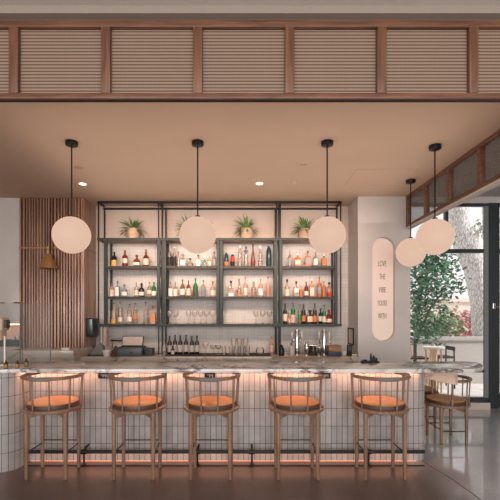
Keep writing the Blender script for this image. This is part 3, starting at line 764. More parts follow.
for (row, bay, yb), items in ROWS.items():
    z = ZROW[row] + .0005
    for i, it in enumerate(items):
        px, yt, w, kind, body, lab, cap, desc = it[:8]
        fill = it[8] if len(it) > 8 else None
        d = 7.27; x = X(px, d)
        h = (yb - yt) / F * d * 1.0; r = w / F * d / 2 * .93
        if row == 'lower' and bay == 'right': d = 7.24 + .09 * (i % 2); x = X(px, d)
        if row == 'middle' and bay == 'right': d = 7.25 + .07 * (i % 2); x = X(px, d)
        label = f'{desc}, {ORD[i]}, {row} shelf, {bay} bay'
        bottle('liquor_bottle', x, d, z, h, r, kind, body, lab, cap, label, 'bottle', f'liquor bottles on the {row} shelf', fill)

# glasses on the lower shelf
def coupe(name, x, y, z, h, r, label, group, first=[None]):
    if first[0] is None or first[0]['h'] != h:
        t = thing(name, label, 'glass', (x, y, z), 0, group); t['h'] = h
        bm = bmesh.new(); lathe(bm, [(r * .3, h * .55), (r * .75, h * .64), (r, h * .8), (r * .95, h), (r * .9, h), (r * .92, h * .8), (r * .66, h * .67), (0, h * .6)], 18); obj('bowl', bm, CLEAR, t, 50, world=False)
        bm = bmesh.new(); lathe(bm, [(r * .78, 0), (r * .78, .004), (.008, .012), (.006, h * .5), (r * .3, h * .56)], 16); obj('stem', bm, CLEAR, t, 50, world=False)
        first[0] = t; return t
    return dup(first[0], (x, y, z), 0, label, group)
G1 = 'stemmed glasses on the lower shelf'
for i, px in enumerate((169.5, 176, 188.5, 194.5, 200.5, 206.5, 212.5)):
    coupe('wine_glass', X(px, 7.26), 7.26, ZC + .0005, .235, .048, f'clear stemmed glass, {ORD[i]} of seven on lower shelf, second bay', G1)
for i, px in enumerate((256, 262.7, 269.4)):
    coupe('wine_glass', X(px, 7.26), 7.26, ZC + .0005, .235, .048, f'clear stemmed glass, {ORD[i]} of three on lower shelf, third bay', G1)

# plants on the deck
def make_plant(px, label, w=12, seed=1, hgt=15, first=[None]):
    d = 7.27; x = X(px, d); z = ZD + .0005
    rnd = random.Random(seed)
    t = thing('potted_plant', label, 'plant', (x, d, z), rnd.random() * 6, 'potted plants on top of the shelving')
    r = w / F * d / 2; ph = .19
    bm = bmesh.new(); lathe(bm, [(r * .88, 0), (r * .95, .01), (r, ph), (r * .9, ph), (r * .86, ph - .03), (0, ph - .03)], 24)
    obj('basket_pot', bm, POTM, t, 40, world=False)
    bm = bmesh.new()
    for k in range(80):
        a = rnd.random() * 2 * PI; el = rnd.uniform(.15, 1.4); Ln = rnd.uniform(.22, .33); wd = rnd.uniform(.014, .026)
        p = Vector((math.cos(a) * r * .3 * rnd.random(), math.sin(a) * r * .3 * rnd.random(), ph - .03)); dirv = Vector((math.cos(a) * math.cos(el), math.sin(a) * math.cos(el), math.sin(el)))
        side = Vector((-math.sin(a), math.cos(a), 0)); prev = None; ns = 6
        for j in range(ns + 1):
            f = j / ns; wj = wd * (1 - f) ** .7 * (.5 + min(1, f * 4) * .5)
            cur = (bm.verts.new(p - side * wj), bm.verts.new(p + side * wj + Vector((0, 0, wj * .4))))
            if prev: bm.faces.new((prev[0], prev[1], cur[1], cur[0]))
            prev = cur; dirv = (dirv + Vector((0, 0, -.13 - .1 * rnd.random()))).normalized(); p = p + dirv * Ln / ns
            if j and math.hypot(p.x, p.y) > r and p.z < ph: pass
            if p.z < .03: p.z = .03
            if p.y + 0 > .17 : p.y = .17
    obj('foliage', bm, LEAFM, t, 0, world=False)
    t.rotation_euler = (0, 0, 0)
    return t
def pot_mat():
    m, nt, b = new_mat('woven_basket'); L = nt.links
    tc = nt.nodes.new('ShaderNodeTexCoord'); ck = nt.nodes.new('ShaderNodeTexWave'); ck.wave_type = 'BANDS'; ck.bands_direction = 'Z'
    ck.inputs['Scale'].default_value = 14; ck.inputs['Distortion'].default_value = 2.5; ck.inputs['Detail'].default_value = 2; ck.inputs['Detail Scale'].default_value = 6
    r = nt.nodes.new('ShaderNodeValToRGB'); r.color_ramp.elements[0].color = lin((176, 138, 108)); r.color_ramp.elements[1].color = lin((222, 198, 174))
    L.new(tc.outputs['Object'], ck.inputs['Vector']); L.new(ck.outputs['Fac'], r.inputs['Fac']); L.new(r.outputs['Color'], b.inputs['Base Color']); b.inputs['Roughness'].default_value = .8
    return m
POTM = pot_mat(); LEAFM = plain('fern_leaf', (104, 138, 78), .5, noise=.3, nscale=9)
make_plant(133.5, 'leafy plant in striped basket at the left end of the shelving', 12.5, 3)
make_plant(188, 'potted plant mostly hidden behind the second globe pendant', 12.5, 5)
make_plant(247, 'leafy potted plant on the shelving right of the second globe pendant', 12.5, 8)
make_plant(304.5, 'leafy plant in basket peeking out left of the middle globe pendant', 11.5, 11)

# ================================================================ ON THE BACK COUNTER
CZ = .9405
# bar mat
bm = bmesh.new(); box(bm, X(166, 6.95), X(271, 6.95), 6.9, 7.3, CZ, CZ + .012, .003)
tag(obj('bar_mat', bm, plain('rubber_mat', (38, 40, 40), .7, bump=.2, nscale=60)), 'long dark rubber mat under the glasses on the back counter', 'mat')
MZ = CZ + .0125
GW = 'dark wine bottles on the back counter'
for i, (px, yt) in enumerate(((169.6, 336.5), (175, 335.8), (180.2, 336), (186, 335.8), (191.8, 336.6), (197, 336.4))):
    d = 7.12 + .03 * (i % 2); h = (354.6 - yt) / F * d
    bottle('wine_bottle', X(px, d), d, MZ, h, .042, 'std', 'dark', (.12, .48, (190, 182, 178)), 'k', f'dark wine bottle with pale label on back counter, {ORD[i]} of six', 'bottle', GW)
bottle('small_bottle', X(172.8, 6.96), 6.96, MZ, .16, .03, 'std', 'brown', (.08, .5, (206, 190, 184)), 'k', 'small bottle standing before the left end of wine bottles', 'bottle', None)
bottle('syrup_bottle', X(271.6, 7.32), 7.32, CZ, .31, .033, 'std', 'pink', (.1, .5, PK), 'r', 'pink bottle with white label by the steel upright right of glasses', 'bottle', None)

t0 = None
def tumbler(x, y, z, h, r, label, group, store={}):
    k = (round(h, 3), round(r, 3))
    if k not in store:
        bm = bmesh.new(); lathe(bm, [(r * .86, 0), (r, h), (r * .92, h), (r * .8, .015), (0, .012)], 18)
        o = obj('tumbler', bm, CLEAR); o.location = (x, y, z); tag(o, label, 'glass', group); store[k] = o; return o
    o = store[k].copy(); COL.objects.link(o); o.location = (x, y, z); tag(o, label, 'glass', group); return o
GT = 'tumblers on the bar mat'
for i, px in enumerate((224, 231, 236.5, 242, 247.5)):
    tumbler(X(px, 7.0), 7.0, MZ, .15 , .04, f'clear tumbler in front row on dark mat, {ORD[i]} of five', GT)
for i, px in enumerate((233.5, 239.5, 245.5)):
    tumbler(X(px, 7.2), 7.2, MZ, .27, .045, f'tall highball glass behind the tumblers, {ORD[i]} of three', GT)
GC = 'stemmed glasses on the back counter'
for i, px in enumerate((205.5, 213, 218.5)):
    coupe('coupe_glass', X(px, 7.05), 7.05, MZ, .2 if i == 0 else .17, .05, ('stemmed glass just right of the dark wine bottles', 'left of two low stemmed glasses before the tumblers', 'right of two low stemmed glasses before the tumblers')[i], GC)
bm = bmesh.new(); x = X(260, 7.05); lathe(bm, [(.04, 0), (.072, .03), (.076, .08), (.055, .115), (.058, .125), (.05, .125), (.068, .08), (.06, .03), (0, .012)], 20)
o = obj('glass_bowl', bm, CLEAR); o.location = (x, 7.05, MZ); tag(o, 'round clear glass bowl right of the tumblers on dark mat', 'bowl')
x = X(164.6, 7.0); bm = bmesh.new(); lathe(bm, [(.045, 0), (.052, .12), (.03, .17), (.032, .21), (.026, .21), (.024, .17), (.045, .12), (0, .01)], 18)
o = obj('glass_carafe', bm, CLEAR); o.location = (x, 6.98, CZ); tag(o, 'clear glass carafe left of the wine bottles by the uprights', 'carafe')
# dark shaker pair by the upright
bm = bmesh.new(); lathe(bm, [(.05, 0), (.055, .1), (.04, .14), (.03, .16), (.0, .2)], 18); o = obj('cocktail_shaker', bm, plain('dark_shaker', (42, 42, 46), .3, .6)); o.location = (X(281.5, 6.95), 6.95, CZ); tag(o, 'black cocktail shaker right of the steel uprights', 'shaker')

# beer towers
def tower(px, label):
    d = 7.1; x = X(px, d)
    t = thing('beer_tower', label, 'beer tap', (x, d, CZ), 0, 'chrome beer towers')
    g = lambda n, b, m, p=t: obj(n, b, m, p, 40, world=False)
    bm = bmesh.new(); lathe(bm, [(.06, 0), (.06, .012), (.042, .02), (.042, .425), (.036, .44), (0, .442)], 24); g('column', bm, CHROME)
    for s in (-1, 1):
        bm = bmesh.new(); tube(bm, [(s * .042, 0, .26), (s * .085, 0, .26), (s * .09, -.03, .25), (s * .09, -.045, .2)], .013, 10); f = g('faucet', bm, CHROME)
        bm = bmesh.new(); lathe(bm, [(.01, .28), (.017, .3), (.02, .4), (.014, .41), (0, .412)], 12, s * .088, 0); g('tap_handle', bm, plain('tap_handle', (196, 190, 182), .4), f)
    return t
tower(297, 'chrome beer tower left of the bar tools on back counter')
tower(324.2, 'chrome beer tower beside the wooden box on back counter')
# tools between the towers
bm = bmesh.new(); lathe(bm, [(.04, 0), (.052, .15), (.05, .16), (.034, .19), (.02, .23), (0, .235)], 18); o = obj('cocktail_shaker', bm, CHROME); o.location = (X(306.6, 6.98), 6.98, CZ); tag(o, 'shiny steel cocktail shaker between the two beer towers, left', 'shaker')
bm = bmesh.new(); lathe(bm, [(.034, 0), (.046, .14), (.042, .14), (.032, .01), (0, .008)], 18); o = obj('steel_tin', bm, CHROME); o.location = (X(319.2, 6.92), 6.92, CZ); tag(o, 'plain steel mixing tin beside the right beer tower', 'tin')
t = thing('coffee_grinder', 'black and chrome bar appliance between the two beer towers', 'appliance', (X(313, 7.05), 7.05, CZ))
g = lambda n, b, m: obj(n, b, m, t, 40, world=False)
bm = bmesh.new(); box(bm, -.07, .07, -.07, .07, 0, .06, .008); box(bm, -.06, .06, .02, .07, .06, .16, .006); g('base', bm, BLK)
bm = bmesh.new(); tube(bm, [(-.07, 0, .17), (.07, 0, .17)], .02, 10); tube(bm, [(0, -.02, .17), (0, -.05, .09)], .012, 8); lathe(bm, [(.03, .06), (.04, .1), (.036, .1), (0, .07)], 14, 0, -.03); g('spout', bm, CHROME)
t = thing('pump_bottle', 'short pale dispenser bottle left of the first beer tower', 'bottle', (X(291.8, 7.0), 7.0, CZ))
bm = bmesh.new(); lathe(bm, [(.045, 0), (.05, .02), (.05, .12), (.03, .155), (.014, .165)], 18); obj('body', bm, plain('frosted', (186, 180, 172), .35), t, world=False)
bm = bmesh.new(); tube(bm, [(0, 0, .16), (0, 0, .2), (-.04, 0, .2)], .007, 8); obj('pump', bm, BLK, t, world=False)
# box on the counter
t = thing('wooden_crate', 'wooden box with blue lower half right of the beer towers', 'box', (X(333.8, 6.88), 6.88, CZ))
bm = bmesh.new(); box(bm, -.105, .105, -.09, .09, .085, .185, .004); obj('lid_box', bm, wood('crate_oak', (130, 96, 66), (168, 130, 96), .6, (3, 30, 30)), t, world=False)
bm = bmesh.new(); box(bm, -.108, .108, -.093, .093, 0, .085, .004); obj('base_box', bm, plain('navy_box', (44, 62, 84), .5), t, world=False)
bm = bmesh.new(); lathe(bm, [(.035, 0), (.045, .08), (.04, .08), (.03, .01), (0, .01)], 18); o = obj('white_cup', bm, WHITE); o.location = (X(344, 7.0), 7.0, CZ); tag(o, 'white cup between the wooden box and black reader', 'cup')
t = thing('card_reader', 'upright black card reader at the right end of back counter', 'card reader', (X(349.4, 7.0), 7.0, CZ))
bm = bmesh.new(); box(bm, -.04, .04, -.03, .03, 0, .18, .006); obj('housing', bm, BLK, t, world=False)
bm = bmesh.new(); box(bm, -.032, .032, -.0315, -.029, .09, .165); obj('screen', bm, plain('dark_screen', (52, 56, 58), .15), t, world=False)
# marble scribe piece at the right end
bm = bmesh.new(); box(bm, X(352, 6.8), 1.93, 6.8, 6.825, .9405, .985, .003); tag(obj('marble_upstand', bm, MARBLE2), 'short marble upstand at right end of the back counter', 'ledge')
# framed notice on the return of the pier
t = thing('framed_notice', 'black framed notice on the side of wall by lettered niche', 'frame', (1.93, 7.28, 1.6))
za, zb_ = Z(344.4, 7.28), Z(328, 7.28)
bm = bmesh.new()
for a in ((7.1, 7.46, zb_ - .02, zb_), (7.1, 7.46, za, za + .02), (7.1, 7.12, za, zb_), (7.44, 7.46, za, zb_)): box(bm, 1.915, 1.935, *a)
obj('frame', bm, BLK, t)
bm = bmesh.new(); box(bm, 1.925, 1.934, 7.12, 7.44, za + .02, zb_ - .02); obj('paper', bm, plain('notice_paper', (206, 192, 178), .7), t)

# left end: dispenser, towels, register ...
t = thing('towel_dispenser', 'dark steel towel dispenser on the side of slatted pillar', 'dispenser', (-2.79, 7.15, 1.38))
za, zb_ = Z(336.5, 7.1), Z(318, 7.1)
bm = bmesh.new(); box(bm, PX1 + .001, PX1 + .12, 7.02, 7.3, za, zb_, .02, 3); obj('cover', bm, plain('brushed_dark', (70, 74, 74), .3, .7), t)
bm = bmesh.new(); box(bm, PX1 + .03, PX1 + .1, 7.06, 7.26, za - .01, za + .002); obj('slot', bm, BLK, t)
# hanging towels
shelf_root = t_shelf
for k, (px, c) in enumerate(((101.3, (176, 160, 152)), (104.5, (196, 178, 170)), (107.6, (150, 120, 116)))):
    bm = bmesh.new(); x = X(px, 7.09); n = 10; prev = None
    zt = 1.43; zl = (1.12, 1.17, 1.08)[k]
    for j in range(n + 1):
        f = j / n; z = zt + (zl - zt) * f
        w = .018 + .008 * f
        ring = [bm.verts.new((x + u * w, 7.1 + .006 * math.sin(u * 5 + k) + dy, z + .008 * math.sin(6 * u + k))) for dy in (0, .012) for u in ((-1, -.5, 0, .5, 1) if dy == 0 else (1, .5, 0, -.5, -1))]
        if prev:
            m_ = len(ring)
            for q in range(m_): bm.faces.new((prev[q], prev[(q + 1) % m_], ring[(q + 1) % m_], ring[q]))
        prev = ring
    o = obj('bar_towel', bm, plain('towel_%d' % k, c, .9, bump=.2, nscale=80))
    tag(o, ('greyish bar towel, left of three hanging under the left shelf end', 'pale pink bar towel, middle of three hanging under left shelf end', 'dusky pink bar towel, right of three hanging under left shelf end')[k], 'towel', 'bar towels under the left shelf end')
bm = bmesh.new(); tube(bm, [(X(99.5, 7.1), 7.118, 1.4385), (X(99.5, 7.1), 7.118, 1.425), (X(109.5, 7.1), 7.118, 1.425), (X(109.5, 7.1), 7.118, 1.4385)], .006, 6); obj('hook_bar', bm, BLK, shelf_root)

t = thing('cash_register', 'dark grey cash register with tilted screen on left back counter', 'register', (X(132, 6.98), 6.98, CZ))
bm = bmesh.new(); box(bm, -.215, .215, -.16, .16, 0, .155, .008); obj('drawer_box', bm, plain('register_grey', (66, 76, 80), .45), t, world=False)
bm = bmesh.new(); box(bm, -.2, .2, -.163, -.158, .015, .13, .004); dr = obj('drawer_front', bm, plain('register_face', (84, 94, 98), .4), t, world=False)
bm = bmesh.new(); lathe(bm, [(.014, 0), (.014, .008), (0, .008)], 12); bmesh.ops.rotate(bm, verts=bm.verts[:], cent=(0, 0, 0), matrix=Matrix.Rotation(PI / 2, 3, 'X')); bmesh.ops.translate(bm, verts=bm.verts[:], vec=(.03, -.163, .07)); obj('key_lock', bm, CHROME, dr, world=False)
bm = bmesh.new(); box(bm, -.175, .2, -.012, .012, 0, .18, .006); bmesh.ops.rotate(bm, verts=bm.verts[:], cent=(0, 0, 0), matrix=Matrix.Rotation(-.35, 3, 'X')); bmesh.ops.translate(bm, verts=bm.verts[:], vec=(0, -.02, .165)); mo = obj('monitor', bm, BLK, t, world=False)
bm = bmesh.new(); box(bm, -.16, .185, -.0145, -.011, .012, .168); bmesh.ops.rotate(bm, verts=bm.verts[:], cent=(0, 0, 0), matrix=Matrix.Rotation(-.35, 3, 'X')); bmesh.ops.translate(bm, verts=bm.verts[:], vec=(0, -.02, .165)); obj('screen', bm, plain('register_screen', (190, 176, 166), .2), mo, world=False)
bm = bmesh.new(); box(bm, -.08, .08, -.06, .1, .153, .17, .004); obj('foot', bm, BLK, t, world=False)
t = thing('receipt_printer', 'small dark printer box right of the cash register', 'printer', (X(149.6, 7.0), 7.0, CZ))
bm = bmesh.new(); box(bm, -.07, .07, -.09, .09, 0, .13, .012); obj('housing', bm, plain('printer_dark', (58, 60, 62), .5), t, world=False)
bm = bmesh.new(); box(bm, -.045, .045, -.0915, -.088, .085, .1); obj('slot', bm, BLK, t, world=False)
# black bracket shelf left of the register
t = thing('tablet_arm', 'thin black arm stand left of the cash register', 'stand', (X(112.2, 7.14), 7.14, CZ))
bm = bmesh.new(); lathe(bm, [(.05, 0), (.05, .01), (.008, .015)], 16); obj('base', bm, BLK, t, world=False)
bm = bmesh.new(); tube(bm, [(0, 0, .012), (0, 0, .245)], .008, 8); obj('pole', bm, BLK, t, world=False)
bm = bmesh.new(); box(bm, -.03, .19, -.04, .05, .24, .262, .004); obj('tray', bm, BLK, t, world=False)
t = thing('draped_cloth', 'grey cloth-covered wedge leaning by the pillar foot', 'cloth', (X(96.5, 7.0), 7.0, CZ))
bm = bmesh.new()
pr = [(-.13, 0), (.14, 0), (.13, .16), (.06, .215), (-.02, .12)]
fa = [bm.verts.new((x, -.05, z)) for x, z in pr]; fb = [bm.verts.new((x * .96, .06, z * .98)) for x, z in pr]
bm.faces.new(fa); bm.faces.new(fb[::-1])
for k in range(5): bm.faces.new((fa[k], fb[k], fb[(k + 1) % 5], fa[(k + 1) % 5]))
obj('cloth', bm, plain('grey_cloth', (118, 122, 118), .8, bump=.3, nscale=18), t, 0, world=False)
bm = bmesh.new(); box(bm, -.135, .145, -.055, -.02, 0.0, .02, .004); obj('base_board', bm, BLK, t, world=False)
bm = bmesh.new(); lathe(bm, [(.05, 0), (.075, .08), (.077, .1), (.07, .1), (.05, .012), (0, .01)], 20); o = obj('white_bowl', bm, WHITE); o.location = (X(106.8, 6.9), 6.9, CZ); tag(o, 'small white bowl left of the cash register on back counter', 'bowl')
t = thing('wooden_scoop', 'dark brown leaning menu block left of the cash register', 'menu', (X(114.2, 6.82), 6.82, CZ))
bm = bmesh.new(); pr = [(-.06, 0), (.045, 0), (.05, .17), (.02, .19), (-.02, .1)]
fa = [bm.verts.new((x, -.02, z)) for x, z in pr]; fb = [bm.verts.new((x, .02, z)) for x, z in pr]
bm.faces.new(fa); bm.faces.new(fb[::-1])
for k in range(5): bm.faces.new((fa[k], fb[k], fb[(k + 1) % 5], fa[(k + 1) % 5]))
obj('block', bm, plain('dark_leather', (74, 46, 34), .5), t, 0, world=False); t.name = 'menu_holder'

# ================================================================ ON THE BAR TOP
BZ = 1.1005
TX = X(370, 4.78)
bm = bmesh.new(); box(bm, -.1, .1, -.05, .05, 0, .006, .002)
for a in ((-.1, .1, -.05, -.045), (-.1, .1, .045, .05), (-.1, -.095, -.05, .05), (.095, .1, -.05, .05)): box(bm, *a, 0, .014, .001)
o = obj('serving_tray', bm, BLK); o.location = (TX, 4.78, BZ); tag(o, 'small black tray on the bar top before the lettered wall', 'tray')
for nm, x, h, r, lb, ct in (('black_dish', -.06, .022, .028, 'low black dish at left on the small black tray', 'dish'), ('black_bottle', .012, .1, .013, 'tall thin black bottle in the middle of the small tray', 'bottle'),
                            ('black_cup', .045, .075, .017, 'black cup right of the thin black bottle on small tray', 'cup'), ('black_pot', .078, .045, .014, 'smallest black pot at right end of the small tray', 'pot')):
    bm = bmesh.new(); lathe(bm, [(r * .85, 0), (r, h * .1), (r, h * .7), (r * .6, h * .85), (r * .6, h), (0, h)] if h > .05 else [(r * .7, 0), (r, h), (r * .88, h), (r * .6, h * .25), (0, h * .25)], 14)
    o = obj(nm, bm, BLK); o.location = (TX + x, 4.78, BZ + .0062); tag(o, lb, ct)
GA = 'small amber bottles on the left bar end'
for i, (px, yb, d, lb) in enumerate(((5.8, 369, 4.22, 'leftmost of three small amber bottles on the bar end'), (17.3, 369, 4.25, 'middle of three small amber bottles on the bar end'), (26.3, 366.5, 4.4, 'right, farther one of three small amber bottles on bar end'))):
    bottle('amber_bottle', X(px, d), d, BZ, .095, .02, 'std', 'brown', (.1, .5, (150, 112, 60)), 'gold', lb, 'bottle', GA)
t = thing('payment_terminal', 'beige terminal on a thin white stem at far left of bar', 'terminal', (X(4.6, 4.5), 4.5, BZ))
bm = bmesh.new(); lathe(bm, [(.05, 0), (.05, .01), (.01, .016)], 18); obj('base', bm, WHITE, t, world=False)
bm = bmesh.new(); tube(bm, [(0, 0, .012), (0, 0, .33)], .009, 8); obj('stem', bm, WHITE, t, world=False)
bm = bmesh.new(); box(bm, -.16, -.012, -.06, .06, .285, .40, .006); obj('lower_head', bm, plain('beige_plastic', (196, 172, 150), .5), t, world=False)
bm = bmesh.new(); box(bm, -.18, .014, -.07, .07, .395, .53, .008); obj('upper_head', bm, plain('beige_plastic2', (186, 160, 138), .5), t, world=False)
bm = bmesh.new(); box(bm, .013, .042, -.04, .04, .42, .51, .008); obj('scanner', bm, plain('dark_green', (48, 66, 60), .5), t, world=False)
# acrylic guards
for i, (pa, pb, lb) in enumerate(((-30, 20.3, 'left clear acrylic sneeze guard standing at the far left of bar'), (21.9, 50.5, 'right clear acrylic sneeze guard standing before the slatted pillar'))):
    d = 4.72; x0, x1 = X(pa, d), X(pb, d); zt = Z(303, d)
    t = thing('sneeze_guard', lb, 'screen', (x0, d, BZ), 0, 'acrylic guards on the bar')
    bm = bmesh.new(); box(bm, x0, x1, d - .003, d + .003, BZ, zt); obj('pane', bm, glassy('acrylic', (240, 240, 240), (214, 216, 216), .05, .03, 1.2), t)
    bm = bmesh.new()
    for x in (x0, x1 - .006): box(bm, x, x + .006, d - .005, d + .005, BZ, zt)
    obj('edge', bm, plain('acrylic_edge', (110, 112, 110), .3), t)
    if i == 0:
        bm = bmesh.new(); box(bm, X(14, d), X(22.5, d), d - .01, d + .01, zt - .006, zt + .012, .002); box(bm, X(-6, d), X(4, d), d - .01, d + .01, zt - .006, zt + .01, .002); obj('clip', bm, plain('bronze', (110, 80, 50), .4, .6), t)

# ================================================================ LETTERING
def word_mesh(txt, w, h, cx, zc, y):
    cu = bpy.data.curves.new('t', 'FONT'); cu.body = txt; cu.align_x = 'LEFT'; cu.extrude = .01; cu.size = 1; cu.offset = -.012
    o = bpy.data.objects.new('t', cu); COL.objects.link(o)
    me = bpy.data.meshes.new_from_object(o.evaluated_get(bpy.context.evaluated_depsgraph_get()))
    bpy.data.objects.remove(o); bpy.data.curves.remove(cu)
    xs_ = [v.co.x for v in me.vertices]; ys_ = [v.co.y for v in me.vertices]
    a, b, c, e = min(xs_), max(xs_), min(ys_), max(ys_)
    for v in me.vertices:
        x = cx + ((v.co.x - a) / (b - a) - .5) * w; z = zc + ((v.co.y - c) / (e - c) - .5) * h
        v.co = Vector((x, y + v.co.z * .3, z))
    bm = bmesh.new(); bm.from_mesh(me); bpy.data.meshes.remove(me); return bm
dl = DP + .088
t = thing('wall_lettering', 'dark lettering LOVE THE VIBE YOU\'RE WITH in the tall arched niche', 'sign', (NCX, dl, 1.6))
LET = plain('dark_lettering', (62, 46, 40), .6)
for txt, py, wpx in (('LOVE', 263.6, 8), ('THE', 276.6, 6), ('VIBE', 289.8, 7.4), ("YOU'RE", 303, 9.6), ('WITH', 316, 8.2)):
    bm = word_mesh(txt, wpx / F * dl, 5.4 / F * dl, X(382.2, dl), Z(py, dl), dl)
    obj('word', bm, LET, t, 0)

# ================================================================ GLAZING
FRM = plain('window_frame', (46, 54, 57), .45, .2)
FRG = plain('frame_grey', (120, 126, 124), .5)
bm = bmesh.new(); box(bm, 2.83, 7.0, DG, DG + .12, Z(203.2, DG), H + .05); struct('wall_header', bm, WALLP)
bm = bmesh.new(); box(bm, 2.83, 4.27, DG - .09, DG + .12, 0, .115); struct('trim_6', bm, plain('curb_concrete', (196, 186, 176), .7))
bm = bmesh.new()
xl, xr = 2.83, X(488.5, DG); zt_ = Z(203.2, DG)
ztr = Z(250.8, DG); zmid = Z(371.3, DG)
box(bm, xl, xr, DG, DG + .08, zt_ - .05, zt_)
box(bm, xl, xr, DG, DG + .08, ztr - .033, ztr + .033)
box(bm, xl, xr, DG, DG + .08, zmid - .022, zmid + .022)
box(bm, xl, xr, DG, DG + .08, .115, .19)
box(bm, xl, xl + .035, DG, DG + .08, .19, zt_ - .05)
xm = X(447, DG); box(bm, xm - .026, xm + .026, DG, DG + .08, ztr + .04, zt_ - .05)
w = struct('window_1', bm, FRM)
bm = bmesh.new(); box(bm, xr - .075, xr, DG - .004, DG + .03, .19, zt_ - .05); struct('window_stile', bm, FRG, w)
bm = bmesh.new(); box(bm, xl, xr, DG + .035, DG + .041, .19, zt_ - .05); struct('window_pane', bm, PANE, w)
# door
bm = bmesh.new()
xd0, xd1 = X(488.5, DG), X(499, DG)
box(bm, xd0, xd1, DG - .02, DG + .09, 0, zt_); box(bm, xd1, 7.0, DG, DG + .08, zt_ - .05, zt_)
box(bm, xd1, 6.0, DG, DG + .08, ztr - .04, ztr + .04)
box(bm, xd1, 6.0, DG, DG + .06, .02, .26); box(bm, 5.6, 5.75, DG, DG + .06, .02, ztr)
d_ = struct('door_1', bm, FRM)
bm = bmesh.new(); box(bm, xd1, 7.0, DG + .03, DG + .036, .1, zt_ - .05); struct('door_pane', bm, PANE, d_)
xh = X(493.3, DG); zh = Z(306, DG)
bm = bmesh.new(); box(bm, xh - .025, xh + .025, DG - .035, DG - .02, zh - .05, zh + .05, .006); tube(bm, [(xh, DG - .03, zh - .01), (xh, DG - .07, zh - .01), (xh + .06, DG - .07, zh - .02)], .01, 8); struct('door_handle', bm, CHROME, d_)

# ================================================================ OUTSIDE
bm = bmesh.new(); box(bm, -2, 40, DG + .12, 60, -.2, -.02); o = struct('ground', bm, plain('paving', (196, 190, 184), .8, noise=.08, nscale=4))
bm = bmesh.new(); box(bm, 2.9, 16, 9.6, 9.75, -.02, 1.02); box(bm, 2.9, 16, 9.56, 9.79, 1.02, 1.1)
tag(obj('planter_wall', bm, plain('stucco_wall', (176, 170, 164), .8, noise=.05, nscale=30)), 'low grey stucco wall with pale cap outside the window', 'wall')
# bark
def bark():
    m, nt, b = new_mat('speckled_bark'); L = nt.links
    tc = nt.nodes.new('ShaderNodeTexCoord'); mp = nt.nodes.new('ShaderNodeMapping'); mp.inputs['Scale'].default_value = (16, 16, 5)
    n = nt.nodes.new('ShaderNodeTexVoronoi'); n.inputs['Scale'].default_value = 1.6; n.feature = 'DISTANCE_TO_EDGE'
    n2 = nt.nodes.new('ShaderNodeTexNoise'); n2.inputs['Scale'].default_value = 2.2; n2.inputs['Detail'].default_value = 8
    r = nt.nodes.new('ShaderNodeValToRGB'); r.color_ramp.elements[0].color = lin((120, 114, 112)); r.color_ramp.elements[1].color = lin((240, 234, 230)); r.color_ramp.elements[0].position = .22; r.color_ramp.elements[1].position = .6
    ad = nt.nodes.new('ShaderNodeMath'); ad.operation = 'MULTIPLY_ADD'; ad.inputs[1].default_value = .9
    L.new(tc.outputs['Object'], mp.inputs['Vector']); L.new(mp.outputs['Vector'], n.inputs['Vector']); L.new(mp.outputs['Vector'], n2.inputs['Vector'])
    mu = nt.nodes.new('ShaderNodeMath'); mu.operation = 'MULTIPLY'; mu.inputs[1].default_value = .75; L.new(n2.outputs['Fac'], mu.inputs[0])
    L.new(n.outputs['Distance'], ad.inputs[0]); L.new(mu.outputs[0], ad.inputs[2]); L.new(ad.outputs[0], r.inputs['Fac']); L.new(r.outputs['Color'], b.inputs['Base Color'])
    bp = nt.nodes.new('ShaderNodeBump'); bp.inputs['Strength'].default_value = .8; bp.inputs['Distance'].default_value = .03; L.new(ad.outputs[0], bp.inputs['Height']); L.new(bp.outputs['Normal'], b.inputs['Normal'])
    b.inputs['Roughness'].default_value = .9
    return m
BARK = bark()
def limb(bm, pts, seg=20, seed=0):
    """pts: (px_left, px_right, py) silhouettes at depth d -> world"""
    rnd = random.Random(seed)
    P = [Vector(p[:3]) for p in pts]; R = [p[3] for p in pts]
    PP, RR = [], []
    for i in range(len(P) - 1):
        for k in range(5):
            f = k / 5; PP.append(P[i].lerp(P[i + 1], f)); RR.append((R[i] * (1 - f) + R[i + 1] * f) * (1 + .06 * rnd.uniform(-1, 1)))
    PP.append(P[-1]); RR.append(R[-1])
    tube(bm, PP, .2, seg, True, RR)
dt = 10.4
def tp(pl, pr, py): return (X((pl + pr) / 2, dt), dt, Z(py, dt), (pr - pl) / F * dt / 2)
t = thing('tree', 'big pale speckled tree trunk leaning left outside the window', 'tree', (X(481, dt), dt, -.02))
bm = bmesh.new(); q = tp(470, 490, 372); limb(bm, [(q[0], dt, -.06, .34), q, tp(473, 488, 340), tp(471.5, 489.5, 300), tp(464, 488, 268), tp(455, 480, 245), tp(449, 472, 225), tp(446, 467, 205), tp(440, 464, 170), tp(436, 460, 130)], seed=2)
obj('trunk', bm, BARK, t, 60)
def leaves(bm, pts, n, size, spread, rnd):
    for k in range(n):
        c = Vector(rnd.choice(pts)); g3 = [max(-1.7, min(1.7, rnd.gauss(0, 1))) for _ in range(3)]; p = c + Vector((g3[0] * spread[0], g3[1] * spread[1], g3[2] * spread[2]))
        a = Vector((rnd.uniform(-1, 1), rnd.uniform(-1, 1), rnd.uniform(-.6, .6))).normalized(); b = a.cross(Vector((rnd.uniform(-1, 1), rnd.uniform(-1, 1), rnd.uniform(-1, 1)))).normalized()
        s = size * rnd.uniform(.6, 1.3)
        v = [p - a * s, p + b * s * .45, p + a * s, p - b * s * .45]
        if p.z < .02: continue
        bm.faces.new([bm.verts.new(u) for u in v])
rnd = random.Random(4)
bm = bmesh.new(); leaves(bm, [(X(px, dt - .3), dt - .3, Z(py, dt - .3)) for px, py in ((474, 232), (479, 228), (484, 230), (488, 226), (494, 222), (499, 226))], 170, .06, (.12, .15, .1), rnd)
